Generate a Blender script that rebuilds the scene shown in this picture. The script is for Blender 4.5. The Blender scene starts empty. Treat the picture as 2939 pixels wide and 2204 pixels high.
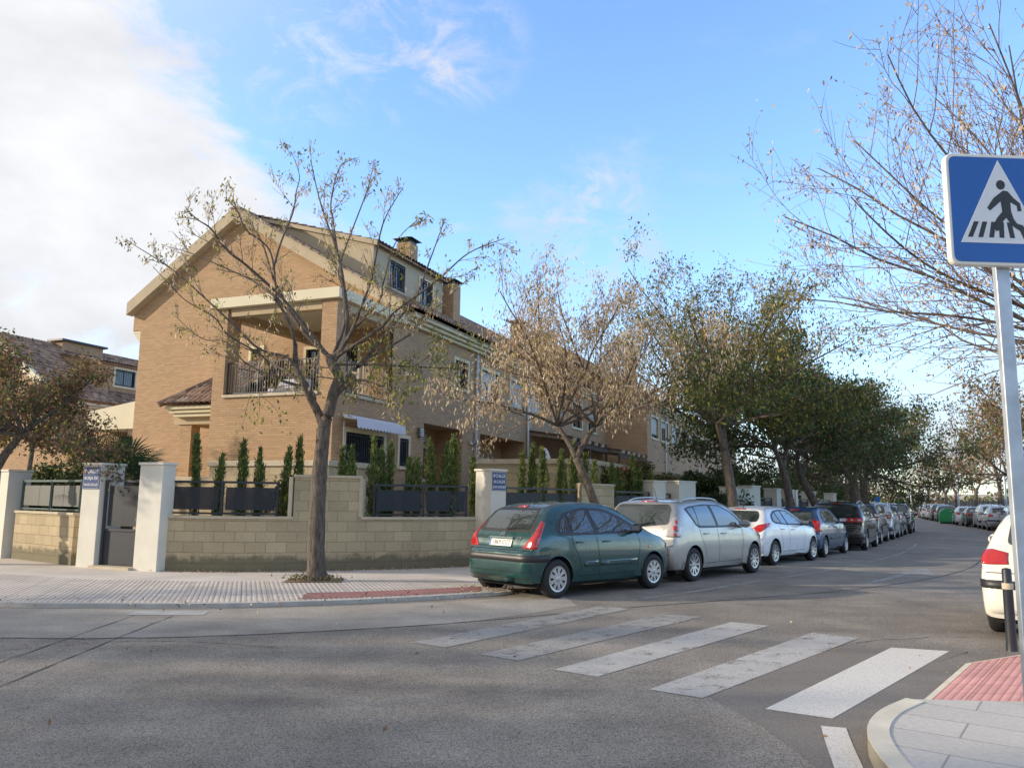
import bpy, bmesh, math, random
import numpy as np
from mathutils import Vector, Matrix
from mathutils.bvhtree import BVHTree

# ---------------------------------------------------------------- camera, world, sun
scene = bpy.context.scene
COL = scene.collection
R = math.radians
cam_d = bpy.data.cameras.new('camera'); cam = bpy.data.objects.new('camera', cam_d); COL.objects.link(cam)
scene.camera = cam
cam_d.sensor_width = 36.0; cam_d.lens = 2300.0/2939.0*36.0
cam_d.clip_end = 6000; cam_d.clip_start = 0.05
cam.location = (0, 0, 1.55)
PITCH = math.atan(329/2300.0); ROLL = 0.014
cam.rotation_mode = 'QUATERNION'
_c, _s = math.cos(PITCH), math.sin(PITCH)
fw = Vector((0, _c, _s)); up = Vector((0, -_s, _c)); rt = Vector((1, 0, 0))
rt2 = rt*math.cos(ROLL)+up*math.sin(ROLL); up2 = up*math.cos(ROLL)-rt*math.sin(ROLL)
M = Matrix((rt2, up2, -fw)).transposed()
cam.rotation_quaternion = M.to_quaternion()
scene.render.resolution_x = 1024; scene.render.resolution_y = 767
scene.view_settings.view_transform = 'Standard'; scene.view_settings.look = 'None'
scene.view_settings.gamma = 1.0; scene.view_settings.exposure = 1.35

SUN_EL = 17.0
SUN_DIR = Vector((-0.996, -0.075, 0)).normalized()*math.cos(R(SUN_EL)) + Vector((0, 0, math.sin(R(SUN_EL))))
world = bpy.data.worlds.new("World"); scene.world = world; world.use_nodes = True
def build_world():
    nt = world.node_tree; N = nt.nodes; L = nt.links
    for n in list(N): N.remove(n)
    out = N.new('ShaderNodeOutputWorld'); bg = N.new('ShaderNodeBackground'); L.new(bg.outputs[0], out.inputs[0])
    bg.inputs[1].default_value = 0.15
    sky = N.new('ShaderNodeTexSky'); sky.sky_type = 'NISHITA'; sky.sun_disc = False
    sky.sun_elevation = R(SUN_EL); sky.sun_rotation = math.atan2(SUN_DIR.x, SUN_DIR.y)
    sky.air_density = 1.1; sky.dust_density = 0.6; sky.ozone_density = 2.2; sky.altitude = 50
    tc = N.new('ShaderNodeTexCoord')
    def math_(op, a, b=None, clamp=False):
        m = N.new('ShaderNodeMath'); m.operation = op; m.use_clamp = clamp
        for i, x in enumerate((a, b)):
            if x is None: continue
            if isinstance(x, (int, float)): m.inputs[i].default_value = x
            else: L.new(x, m.inputs[i])
        return m.outputs[0]
    def dot(dv):
        d = N.new('ShaderNodeVectorMath'); d.operation = 'DOT_PRODUCT'
        L.new(tc.outputs['Generated'], d.inputs[0]); d.inputs[1].default_value = Vector(dv).normalized()
        return d.outputs['Value']
    def smooth(x, a, b):
        m = N.new('ShaderNodeMapRange'); m.interpolation_type = 'SMOOTHSTEP'
        L.new(x, m.inputs[0]); m.inputs[1].default_value = a; m.inputs[2].default_value = b
        return m.outputs[0]
    def noise(scale, detail, rough, vscale=(1, 1, 1), loc=(0, 0, 0), dist=0.0):
        mp = N.new('ShaderNodeMapping'); mp.inputs['Scale'].default_value = vscale; mp.inputs['Location'].default_value = loc
        L.new(tc.outputs['Generated'], mp.inputs[0])
        n = N.new('ShaderNodeTexNoise'); n.inputs['Scale'].default_value = scale; n.inputs['Detail'].default_value = detail
        n.inputs['Roughness'].default_value = rough; n.inputs['Distortion'].default_value = dist
        L.new(mp.outputs[0], n.inputs['Vector']); return n.outputs[0]
    def dirv(az, el): return (math.sin(R(az))*math.cos(R(el)), math.cos(R(az))*math.cos(R(el)), math.sin(R(el)))
    # large bright cloud bank on the left
    bank = math_('MULTIPLY', smooth(dot(dirv(-46, 12)), math.cos(R(35)), math.cos(R(17))), 1.1)
    n1 = noise(3.2, 8, 0.62, (1, 1, 1.7), (0.3, 0.1, 0), 0.4)
    c1 = smooth(math_('ADD', bank, math_('MULTIPLY', math_('SUBTRACT', n1, 0.5), 3.2)), 0.30, 0.95)
    fill_bank = smooth(dot(dirv(-125, 40)), math.cos(R(92)), math.cos(R(50)))  # unseen cloud bank behind and left of the camera, added as neutral fill light
    c1 = math_('MAXIMUM', c1, math_('MULTIPLY', fill_bank, 1.0))
    # small wisps
    n2 = noise(5.5, 9, 0.65, (1, 1, 2.6), (1.7, 0.6, 0.2), 0.3)
    low = smooth(math_('MULTIPLY', dot((0, 0, 1)), -1.0), -0.50, -0.10)
    c2 = math_('MULTIPLY', smooth(n2, 0.55, 0.74), math_('ADD', math_('MULTIPLY', low, 0.85), 0.22))
    def spot(az, el, r, k):
        m = smooth(dot(dirv(az, el)), math.cos(R(r)), math.cos(R(r*0.25)))
        n = noise(12.0, 10, 0.68, (1, 1, 1.7), (az*0.1, 0.4, 0.8), 0.7)
        return math_('MULTIPLY', math_('MULTIPLY', m, smooth(n, 0.42, 0.72)), k)
    c3 = math_('ADD', math_('ADD', spot(-10.5, 31, 6.5, 0.7), spot(-4.0, 31, 5, 0.8)), math_('ADD', spot(6, 19, 6.5, 1.0), spot(-16, 29, 6, .5)))
    # horizon haze bank low on the right
    hz = math_('MULTIPLY', smooth(math_('MULTIPLY', dot((0, 0, 1)), -1.0), -0.30, -0.03), 0.85)
    n4 = noise(4.0, 6, 0.55, (1, 1, 3.0), (2.2, 4.0, 1.0))
    c4 = math_('MULTIPLY', hz, smooth(n4, 0.30, 0.62))
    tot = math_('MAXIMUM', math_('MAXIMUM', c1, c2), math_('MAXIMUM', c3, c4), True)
    # cloud tone: brighter towards the sun side
    ramp = N.new('ShaderNodeMix'); ramp.data_type = 'RGBA'
    L.new(smooth(dot(dirv(-60, 20)), 0.3, 0.97), ramp.inputs[0])
    ramp.inputs[6].default_value = (1.95, 2.1, 2.4, 1); ramp.inputs[7].default_value = (2.5, 2.52, 2.6, 1)
    shade = N.new('ShaderNodeMix'); shade.data_type = 'RGBA'; shade.blend_type = 'MULTIPLY'; shade.inputs[0].default_value = 1
    n5 = noise(5.0, 7, 0.6, (1, 1, 1.8), (5, 2, 1))
    gr = N.new('ShaderNodeMapRange'); L.new(n5, gr.inputs[0]); gr.inputs[1].default_value = .3; gr.inputs[2].default_value = .7; gr.inputs[3].default_value = .82; gr.inputs[4].default_value = 1.06
    L.new(ramp.outputs[2], shade.inputs[6]); L.new(gr.outputs[0], shade.inputs[7])
    tint = N.new('ShaderNodeMix'); tint.data_type = 'RGBA'; tint.blend_type = 'MULTIPLY'; tint.inputs[0].default_value = 1
    L.new(sky.outputs[0], tint.inputs[6]); tint.inputs[7].default_value = (.86, .97, 1.18, 1)
    mix = N.new('ShaderNodeMix'); mix.data_type = 'RGBA'
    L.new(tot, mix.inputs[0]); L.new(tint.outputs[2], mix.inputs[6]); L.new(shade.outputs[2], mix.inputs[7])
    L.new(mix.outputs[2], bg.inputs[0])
build_world()
sl = bpy.data.lights.new('sun', 'SUN'); sl.energy = 2.0; sl.angle = R(1.2); sl.color = (1.0, 0.86, 0.68)
so = bpy.data.objects.new('sun', sl); COL.objects.link(so)
so.rotation_mode = 'QUATERNION'; so.rotation_quaternion = SUN_DIR.to_track_quat('Z', 'Y')

# ---------------------------------------------------------------- materials
class NT:
    def __init__(s, name):
        s.m = bpy.data.materials.new(name); s.m.use_nodes = True
        s.nt = s.m.node_tree; s.N = s.nt.nodes; s.L = s.nt.links
        s.b = s.N['Principled BSDF']
    def new(s, t, **kw):
        n = s.N.new(t)
        for k, v in kw.items():
            if isinstance(v, (int, float, str, bool)) and hasattr(n, k): setattr(n, k, v)
        return n
    def coord(s, kind='Object', scale=(1, 1, 1)):
        tc = s.N.new('ShaderNodeTexCoord'); mp = s.N.new('ShaderNodeMapping'); mp.inputs['Scale'].default_value = scale
        s.L.new(tc.outputs[kind], mp.inputs[0]); return mp.outputs[0]
    def noise(s, vec, scale, detail=4, rough=.55):
        n = s.N.new('ShaderNodeTexNoise'); n.inputs['Scale'].default_value = scale
        n.inputs['Detail'].default_value = detail; n.inputs['Roughness'].default_value = rough
        s.L.new(vec, n.inputs['Vector']); return n.outputs[0]
    def ramp(s, x, stops):
        r = s.N.new('ShaderNodeValToRGB'); e = r.color_ramp.elements
        while len(e) < len(stops): e.new(.5)
        for el, (p, c) in zip(e, stops): el.position = p; el.color = tuple(c)+(1,) if len(c) == 3 else c
        s.L.new(x, r.inputs[0]); return r.outputs[0]
    def mix(s, f, a, b, mode='MIX'):
        m = s.N.new('ShaderNodeMix'); m.data_type = 'RGBA'; m.blend_type = mode
        for i, x in ((0, f), (6, a), (7, b)):
            if isinstance(x, (int, float)): m.inputs[i].default_value = x
            elif isinstance(x, tuple): m.inputs[i].default_value = x+(1,) if len(x) == 3 else x
            else: s.L.new(x, m.inputs[i])
        return m.outputs[2]
    def bump(s, h, strength, dist=.01):
        b = s.N.new('ShaderNodeBump'); b.inputs['Strength'].default_value = strength; b.inputs['Distance'].default_value = dist
        s.L.new(h, b.inputs['Height']); s.L.new(b.outputs[0], s.b.inputs['Normal'])
    def col(s, c):
        if isinstance(c, tuple): s.b.inputs['Base Color'].default_value = c+(1,)
        else: s.L.new(c, s.b.inputs['Base Color'])

def plain(name, c, rough=.6, metal=0., var=.12, scale=3., bump=0., spec=.5, coat=0., fine=0.):
    t = NT(name); v = t.coord()
    n = t.noise(v, scale, 5)
    lo = tuple(x*(1-var) for x in c); hi = tuple(min(1, x*(1+var)) for x in c)
    k = t.ramp(n, [(.3, lo), (.7, hi)])
    t.col(k); t.b.inputs['Roughness'].default_value = rough; t.b.inputs['Metallic'].default_value = metal
    t.b.inputs['Specular IOR Level'].default_value = spec
    if coat: t.b.inputs['Coat Weight'].default_value = coat; t.b.inputs['Coat Roughness'].default_value = .03
    if bump: t.bump(t.noise(v, fine or scale*8, 5), bump)
    return t.m

def brick_mat(name, c1, c2, mortar, bw=.25, rh=.065, ms=.008, sq=1, off=.5, bump=.5, rough=.85, big=.10, rock=0., stain=False):
    t = NT(name); v = t.coord('UV')
    b = t.N.new('ShaderNodeTexBrick'); b.offset = off; b.squash = sq
    t.L.new(v, b.inputs['Vector']); b.inputs['Scale'].default_value = 1
    b.inputs['Brick Width'].default_value = bw; b.inputs['Row Height'].default_value = rh
    b.inputs['Mortar Size'].default_value = ms; b.inputs['Mortar Smooth'].default_value = .3
    b.inputs['Color1'].default_value = c1+(1,); b.inputs['Color2'].default_value = c2+(1,); b.inputs['Mortar'].default_value = mortar+(1,)
    n = t.noise(v, .55, 5); k = t.mix(1., b.outputs[0], t.ramp(n, [(.3, (1-big,)*3), (.7, (1+big*.5,)*3)]), 'MULTIPLY')
    n2 = t.noise(v, 26, 3); k = t.mix(1., k, t.ramp(n2, [(.25, (.86,)*3), (.75, (1.1,)*3)]), 'MULTIPLY')
    if stain:   # damp, mossy foot of the wall with an irregular edge
        sx = t.N.new('ShaderNodeSeparateXYZ'); t.L.new(v, sx.inputs[0]); n4 = t.noise(v, 2.6, 6, .7)
        ad = t.N.new('ShaderNodeMath'); ad.operation = 'MULTIPLY_ADD'; t.L.new(n4, ad.inputs[0]); ad.inputs[1].default_value = -.55; t.L.new(sx.outputs[1], ad.inputs[2])
        k = t.mix(t.ramp(ad.outputs[0], [(0., (.75,)*3), (.10, (0, 0, 0))]), k, (.10, .095, .06))
    t.col(k); t.b.inputs['Roughness'].default_value = rough
    inv = t.N.new('ShaderNodeMath'); inv.operation = 'SUBTRACT'; inv.inputs[0].default_value = 1; t.L.new(b.outputs[1], inv.inputs[1])
    h = inv.outputs[0]
    if rock:
        n3 = t.noise(v, 9, 6, .6); mm = t.N.new('ShaderNodeMath'); mm.operation = 'MULTIPLY_ADD'
        t.L.new(n3, mm.inputs[0]); mm.inputs[1].default_value = rock; t.L.new(h, mm.inputs[2]); h = mm.outputs[0]
    t.bump(h, bump, .012)
    return t.m

def asphalt_mat(name, lo, hi, speck=.5, patch=.25, rough=.9):
    t = NT(name); v = t.coord()
    big = t.noise(v, .16, 4, .6); mid = t.noise(v, 1.3, 5, .6)
    k = t.ramp(big, [(.32, lo), (.68, hi)])
    k = t.mix(1., k, t.ramp(mid, [(.3, (1-patch,)*3), (.7, (1+patch*.4,)*3)]), 'MULTIPLY')
    vo = t.N.new('ShaderNodeTexVoronoi'); vo.inputs['Scale'].default_value = 115; t.L.new(v, vo.inputs['Vector'])
    sp = t.ramp(vo.outputs['Color'], [(.15, (1-speck,)*3), (.5, (1,)*3), (.93, (1+speck*.6,)*3), (1, (1+speck*1.9,)*3)])
    k = t.mix(1., k, sp, 'MULTIPLY')
    vs_ = t.coord('Object', (.22, 1.1, 1)); st_ = t.noise(vs_, 1.1, 5, .6)
    k = t.mix(1., k, t.ramp(st_, [(.30, (.80,)*3), (.5, (1.,)*3), (.72, (1.10,)*3)]), 'MULTIPLY')
    fn = t.noise(v, 130, 2); k = t.mix(.6, k, t.ramp(fn, [(.3, (.7,)*3), (.7, (1.25,)*3)]), 'MULTIPLY')
    t.col(k); t.b.inputs['Roughness'].default_value = rough; t.b.inputs['Specular IOR Level'].default_value = .35
    t.bump(vo.outputs['Distance'], .55, .006)
    return t.m

def paint_mark(name, c, wear=.5, under=(.10, .10, .10)):
    t = NT(name); v = t.coord()
    tr = t.N.new('ShaderNodeBsdfTransparent'); ms = t.N.new('ShaderNodeMixShader')
    a1 = t.noise(v, 3.0, 8, .75); a2 = t.noise(v, 60, 3, .7)
    am = t.N.new('ShaderNodeMath'); am.operation = 'MULTIPLY_ADD'; t.L.new(a2, am.inputs[0]); am.inputs[1].default_value = .55; t.L.new(a1, am.inputs[2])
    al = t.ramp(am.outputs[0], [(.58+.10*wear, (0, 0, 0)), (.66+.14*wear, (1, 1, 1))]) if wear > .2 else t.ramp(am.outputs[0], [(.46, (0, 0, 0)), (.52, (1, 1, 1))])
    t.L.new(al, ms.inputs[0]); t.L.new(tr.outputs[0], ms.inputs[1]); t.L.new(t.b.outputs[0], ms.inputs[2]); t.L.new(ms.outputs[0], t.N['Material Output'].inputs[0])
    n = t.noise(v, 2.2, 6, .7); n2 = t.noise(v, 45, 4, .7)
    k = t.mix(1., t.ramp(n2, [(.28+wear*.1, (.55,)*3), (.5, (1,)*3)]), c, 'MULTIPLY')
    w = t.ramp(n, [(.22+.2*wear, (1, 1, 1)), (.42+.4*wear, (0, 0, 0))])
    wm = t.N.new('ShaderNodeMath'); wm.operation = 'MULTIPLY'; wm.inputs[1].default_value = wear
    t.L.new(w, wm.inputs[0])
    k = t.mix(wm.outputs[0], k, under)
    t.col(k); t.b.inputs['Roughness'].default_value = .75
    return t.m

def glass_mat(name, c=(.02, .025, .03), rough=.03):
    t = NT(name); t.col(c); t.b.inputs['Roughness'].default_value = rough; t.b.inputs['Specular IOR Level'].default_value = .8
    t.b.inputs['Coat Weight'].default_value = .6
    return t.m
def mesh_mat(name, c, alpha):
    t = NT(name); t.col(c); t.b.inputs['Alpha'].default_value = alpha; t.b.inputs['Roughness'].default_value = .5
    return t.m
def tile_mat(name):
    t = NT(name); v = t.coord()
    vo = t.N.new('ShaderNodeTexVoronoi'); vo.inputs['Scale'].default_value = 3.6; t.L.new(v, vo.inputs['Vector'])
    k = t.ramp(vo.outputs['Color'], [(.1, (.13, .095, .075)), (.4, (.26, .17, .12)), (.7, (.36, .24, .165)), (1, (.44, .36, .28))])
    n = t.noise(v, 2.0, 5); k = t.mix(1., k, t.ramp(n, [(.3, (.6, .6, .62)), (.7, (1.1, 1.1, 1.1))]), 'MULTIPLY')
    t.col(k); t.b.inputs['Roughness'].default_value = .9; t.bump(t.noise(v, 30, 4), .4)
    return t.m
def bark_mat(name, lo, hi):
    t = NT(name); v = t.coord('Object', (1, 1, .22))
    n = t.noise(v, 22, 7, .7); k = t.ramp(n, [(.32, lo), (.66, hi)])
    t.col(k); t.b.inputs['Roughness'].default_value = .95; t.bump(n, 1., .05)
    return t.m
def leaf_mat(name, c, var=.3, trans=.25):
    t = NT(name); v = t.coord()
    n = t.noise(v, 1.7, 3); n2 = t.noise(v, 22, 2)
    k = t.ramp(n, [(.3, tuple(x*(1-var) for x in c)), (.7, tuple(x*(1+var) for x in c))])
    k = t.mix(1., k, t.ramp(n2, [(.3, (.7,)*3), (.7, (1.25,)*3)]), 'MULTIPLY')
    t.col(k); t.b.inputs['Roughness'].default_value = .65; t.b.inputs['Specular IOR Level'].default_value = .3
    tr = t.N.new('ShaderNodeBsdfTranslucent'); t.L.new(k, tr.inputs[0])
    ms = t.N.new('ShaderNodeMixShader'); ms.inputs[0].default_value = trans
    t.L.new(t.b.outputs[0], ms.inputs[1]); t.L.new(tr.outputs[0], ms.inputs[2])
    t.L.new(ms.outputs[0], t.N['Material Output'].inputs[0])
    return t.m
def paving_mat(name, c, groove=.055, axis=0, contrast=.45, tile=.4):
    # ribbed cement tiles: grooves along one direction, joints on a square grid
    t = NT(name); v = t.coord('UV')
    w = t.N.new('ShaderNodeTexWave'); w.wave_type = 'BANDS'; w.bands_direction = 'X' if axis == 0 else 'Y'
    w.inputs['Scale'].default_value = .31416/groove; w.inputs['Distortion'].default_value = 0
    t.L.new(v, w.inputs['Vector'])
    n = t.noise(v, .5, 5, .6); n2 = t.noise(v, 3.5, 5, .65)
    k = t.ramp(n, [(.3, tuple(x*.84 for x in c)), (.7, tuple(x*1.08 for x in c))])
    k = t.mix(1., k, t.ramp(n2, [(.3, (.84,)*3), (.7, (1.06,)*3)]), 'MULTIPLY')
    k = t.mix(1., k, t.ramp(w.outputs[1], [(.04, (1-contrast,)*3), (.32, (1,)*3)]), 'MULTIPLY')
    b = t.N.new('ShaderNodeTexBrick'); b.offset = 0; t.L.new(v, b.inputs['Vector']); b.inputs['Scale'].default_value = 1
    b.inputs['Brick Width'].default_value = tile; b.inputs['Row Height'].default_value = tile; b.inputs['Mortar Size'].default_value = .006
    b.inputs['Color1'].default_value = (1, 1, 1, 1); b.inputs['Color2'].default_value = (.9, .9, .9, 1); b.inputs['Mortar'].default_value = (.5, .48, .46, 1)
    k = t.mix(1., k, b.outputs[0], 'MULTIPLY')
    t.col(k); t.b.inputs['Roughness'].default_value = .85; t.bump(w.outputs[1], .5, .006)
    return t.m

MT = dict(
 asphalt=asphalt_mat('asphalt', (.230, .198, .162), (.325, .284, .232), .58, .26),
 asphalt_new=asphalt_mat('asphalt_patch', (.20, .172, .142), (.24, .21, .175), .22, .12),
 asphalt_gut=asphalt_mat('asphalt_gutter', (.33, .29, .24), (.42, .375, .315), .3, .22),
 tar=plain('tar_seam', (.06, .055, .05), .8, var=.5, scale=5),
 white_new=paint_mark('white_paint', (.66, .61, .53), .12, (.2, .2, .19)),
 white_mid=paint_mark('white_paint_worn', (.46, .43, .385), .3, (.2, .185, .165)),
 white_old=paint_mark('white_paint_faded', (.35, .33, .295), .5, (.2, .183, .163)),
 soil=plain('soil', (.20, .14, .085), .95, var=.4, scale=6, bump=.6),
 dry=plain('dry_ground', (.42, .36, .24), .95, var=.25, scale=.15),
 pave=paving_mat('ribbed_paving', (.61, .54, .465), .075),
 pave2=plain('smooth_paving', (.56, .50, .435), .85, var=.12, scale=1.2, bump=.2),
 pave_slab=brick_mat('paving_slabs', (.50, .455, .395), (.54, .495, .43), (.30, .28, .25), 1.6, .42, .008, bump=.3),
 red_pave=paving_mat('red_tactile_paving', (.36, .165, .15), .075, 0, .4),
 red_new=paving_mat('red_tactile_paving_clean', (.70, .34, .30), .065, 0, .35),
 kerb=plain('kerb_stone', (.40, .38, .345), .85, var=.15, scale=4, bump=.3),
 kerb_y=plain('kerb_concrete', (.62, .555, .43), .85, var=.12, scale=4, bump=.3),
 brick=brick_mat('tan_brick', (.485, .305, .16), (.385, .235, .122), (.31, .225, .14), bump=.45),
 cream=plain('cream_trim', (.62, .55, .37), .8, var=.08, scale=2),
 cream_lt=plain('cream_render_wall', (.66, .60, .43), .85, var=.05, scale=1),
 beige=plain('beige_render', (.42, .345, .235), .85, var=.07, scale=1.5),
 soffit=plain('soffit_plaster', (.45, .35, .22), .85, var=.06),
 block=brick_mat('split_face_block', (.53, .43, .27), (.43, .345, .215), (.31, .25, .165), .4, .207, .007, bump=.6, rough=.95, big=.22, rock=.9, stain=True),
 render=plain('white_render', (.66, .63, .54), .9, var=.07, scale=2.2, bump=.15),
 capc=plain('stone_cap', (.50, .43, .31), .85, var=.12, scale=5),
 tile=tile_mat('roof_tile'),
 dark=plain('dark_metal', (.018, .022, .030), .45, var=.1),
 darkmesh=mesh_mat('perforated_sheet', (.014, .018, .025), .82),
 greenmetal=plain('green_metal', (.05, .085, .075), .4),
 greymesh=mesh_mat('grey_perforated_sheet', (.11, .115, .10), .93),
 galv=plain('galvanised_steel', (.42, .46, .50), .45, metal=.5, var=.15, scale=8),
 pipe=plain('white_downpipe', (.55, .58, .60), .4, var=.06),
 glass=glass_mat('window_glass'),
 curtain=plain('window_blind', (.42, .42, .37), .7, var=.05),
 white=plain('white_plastic', (.72, .72, .70), .4, var=.04),
 cloth=plain('white_fabric', (.62, .63, .68), .9, var=.05),
 awn=plain('awning_fabric', (.62, .63, .70), .9, var=.05),
 blackp=plain('black_plastic', (.02, .02, .022), .45, var=.1),
 rubber=plain('tyre_rubber', (.018, .018, .018), .8, var=.2, scale=20),
 well=plain('wheel_well', (.008, .008, .008), .9, var=.05),
 rim=plain('rim_alloy', (.50, .51, .53), .32, metal=.75, var=.04),
 chrome=plain('chrome', (.7, .7, .72), .12, metal=1., var=.02),
 redlamp=plain('red_lamp', (.42, .012, .012), .12, var=.25, scale=14, coat=.8),
 clearlamp=plain('clear_lamp', (.40, .36, .35), .12, var=.12, scale=9, coat=.8),
 orange=plain('orange_lamp', (.75, .22, .04), .15, var=.1, coat=.6),
 carglass=glass_mat('car_glass', (.035, .045, .045), .02),
 cushion=plain('seat_fabric', (.05, .05, .055), .9),
 plate=plain('plate_white', (.70, .68, .60), .4, var=.03),
 ink=plain('black_ink', (.02, .02, .02), .5, var=.05),
 blue=plain('sign_blue', (.005, .095, .38), .35, var=.04),
 navy=plain('enamel_blue', (.02, .05, .17), .35, var=.08),
 wht=plain('sign_white', (.66, .69, .72), .35, var=.03),
 signrim=plain('sign_rim', (.72, .71, .64), .4, var=.04),
 green_c=plain('container_green', (.03, .30, .10), .45, var=.06),
 brown_w=plain('veranda_timber', (.09, .05, .03), .8, var=.3),
 bark=bark_mat('bark', (.045, .036, .030), (.20, .16, .125)),
 bark2=bark_mat('bark_light', (.06, .046, .036), (.22, .17, .125)),
 twig=plain('twig_bark', (.20, .13, .09), .9, var=.2),
 pod=leaf_mat('dry_pods', (.48, .34, .20), .25, .3),
 pod2=leaf_mat('pale_pods', (.68, .54, .36), .2, .3),
 yleaf=leaf_mat('yellow_green_leaves', (.36, .32, .06), .35, .35),
 gleaf=leaf_mat('green_leaves', (.125, .155, .045), .35, .25),
 dleaf=leaf_mat('dark_leaves', (.068, .092, .035), .35, .2),
 bleaf=leaf_mat('brown_leaves', (.23, .125, .07), .35, .25),
 cyp=leaf_mat('cypress_foliage', (.13, .18, .055), .35, .2),
 palm=leaf_mat('palm_leaves', (.05, .085, .035), .3, .15),
 hedge=leaf_mat('hedge_leaves', (.05, .085, .02), .4, .15),
 redfl=leaf_mat('red_flowers', (.35, .02, .04), .3, .2),
)

# ---------------------------------------------------------------- helpers
def tag(o, label=None, cat=None, group=None, kind=None):
    if label: o['label'] = label
    if cat: o['category'] = cat
    if group: o['group'] = group
    if kind: o['kind'] = kind
    return o
def empty(name, loc=(0, 0, 0), rz=0, label=None, cat=None, group=None, kind=None):
    o = bpy.data.objects.new(name, None); COL.objects.link(o); o.location = loc; o.rotation_euler = (0, 0, rz)
    o.empty_display_size = .2
    return tag(o, label, cat, group, kind)
class MB:
    def __init__(s): s.v = []; s.f = []; s.mi = []; s.uv = {}; s.cur = 0
    def face(s, pts, uv=None):
        b = len(s.v); s.v += [tuple(p) for p in pts]; s.f.append(tuple(range(b, b+len(pts)))); s.mi.append(s.cur)
        if uv: s.uv[len(s.f)-1] = uv
    def box(s, a, b, M=None):
        (x0, y0, z0), (x1, y1, z1) = a, b
        P = [(x0, y0, z0), (x1, y0, z0), (x1, y1, z0), (x0, y1, z0), (x0, y0, z1), (x1, y0, z1), (x1, y1, z1), (x0, y1, z1)]
        if M is not None: P = [tuple(M @ Vector(p)) for p in P]
        o = len(s.v); s.v += P
        for q in ((0, 3, 2, 1), (4, 5, 6, 7), (0, 1, 5, 4), (1, 2, 6, 5), (2, 3, 7, 6), (3, 0, 4, 7)):
            s.f.append(tuple(o+i for i in q)); s.mi.append(s.cur)
    def beam(s, p, q, w, h):  # rectangular bar from p to q
        p, q = Vector(p), Vector(q); d = (q-p).normalized(); a = Vector((0, 0, 1)) if abs(d.z) < .95 else Vector((1, 0, 0))
        x = d.cross(a).normalized()*w/2; y = x.cross(d).normalized()*h/2
        P = [p-x-y, p+x-y, p+x+y, p-x+y, q-x-y, q+x-y, q+x+y, q-x+y]
        o = len(s.v); s.v += [tuple(t) for t in P]
        for k in ((0, 1, 2, 3), (7, 6, 5, 4), (0, 4, 5, 1), (1, 5, 6, 2), (2, 6, 7, 3), (3, 7, 4, 0)):
            s.f.append(tuple(o+i for i in k)); s.mi.append(s.cur)
    def tube(s, pts, rad, n=8, cap=True):
        pts = [Vector(p) for p in pts]; o = len(s.v); ref = Vector((.31, .17, .93)).normalized()
        for i, p in enumerate(pts):
            d = (pts[min(i+1, len(pts)-1)]-pts[max(i-1, 0)])
            d = d.normalized() if d.length > 1e-9 else Vector((0, 0, 1))
            a = ref if abs(d.dot(ref)) < .95 else Vector((1, 0, 0))
            x = d.cross(a).normalized(); y = d.cross(x)
            r = rad[i] if hasattr(rad, '__len__') else rad
            for k in range(n):
                t = 2*math.pi*k/n; s.v.append(tuple(p+x*(r*math.cos(t))+y*(r*math.sin(t))))
        for i in range(len(pts)-1):
            for k in range(n):
                a, b = o+i*n+k, o+i*n+(k+1) % n
                s.f.append((a, b, b+n, a+n)); s.mi.append(s.cur)
        if cap:
            s.f.append(tuple(o+k for k in range(n))[::-1]); s.mi.append(s.cur)
            e = o+(len(pts)-1)*n; s.f.append(tuple(e+k for k in range(n))); s.mi.append(s.cur)
    def lathe(s, prof, n=24, axis='z', c=(0, 0, 0)):
        o = len(s.v)
        for (r, h) in prof:
            for k in range(n):
                t = 2*math.pi*k/n; a, b = r*math.cos(t), r*math.sin(t)
                p = (a, b, h) if axis == 'z' else ((a, h, b) if axis == 'y' else (h, a, b))
                s.v.append((p[0]+c[0], p[1]+c[1], p[2]+c[2]))
        for i in range(len(prof)-1):
            for k in range(n):
                a, b = o+i*n+k, o+i*n+(k+1) % n
                s.f.append((a, b, b+n, a+n)); s.mi.append(s.cur)
    def prism(s, poly, z0, z1):
        n = len(poly); o = len(s.v)
        s.v += [(p[0], p[1], z0) for p in poly]+[(p[0], p[1], z1) for p in poly]
        s.f.append(tuple(o+i for i in range(n))[::-1]); s.mi.append(s.cur)
        s.f.append(tuple(o+n+i for i in range(n))); s.mi.append(s.cur)
        for i in range(n):
            j = (i+1) % n; s.f.append((o+i, o+j, o+n+j, o+n+i)); s.mi.append(s.cur)
    def slab(s, pts, d):  # polygon pts (3d) extruded by vector d
        n = len(pts); o = len(s.v); d = Vector(d)
        s.v += [tuple(p) for p in pts]+[tuple(Vector(p)+d) for p in pts]
        s.f.append(tuple(o+i for i in range(n))); s.mi.append(s.cur)
        s.f.append(tuple(o+n+i for i in range(n))[::-1]); s.mi.append(s.cur)
        for i in range(n):
            j = (i+1) % n; s.f.append((o+i, o+n+i, o+n+j, o+j)); s.mi.append(s.cur)
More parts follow.
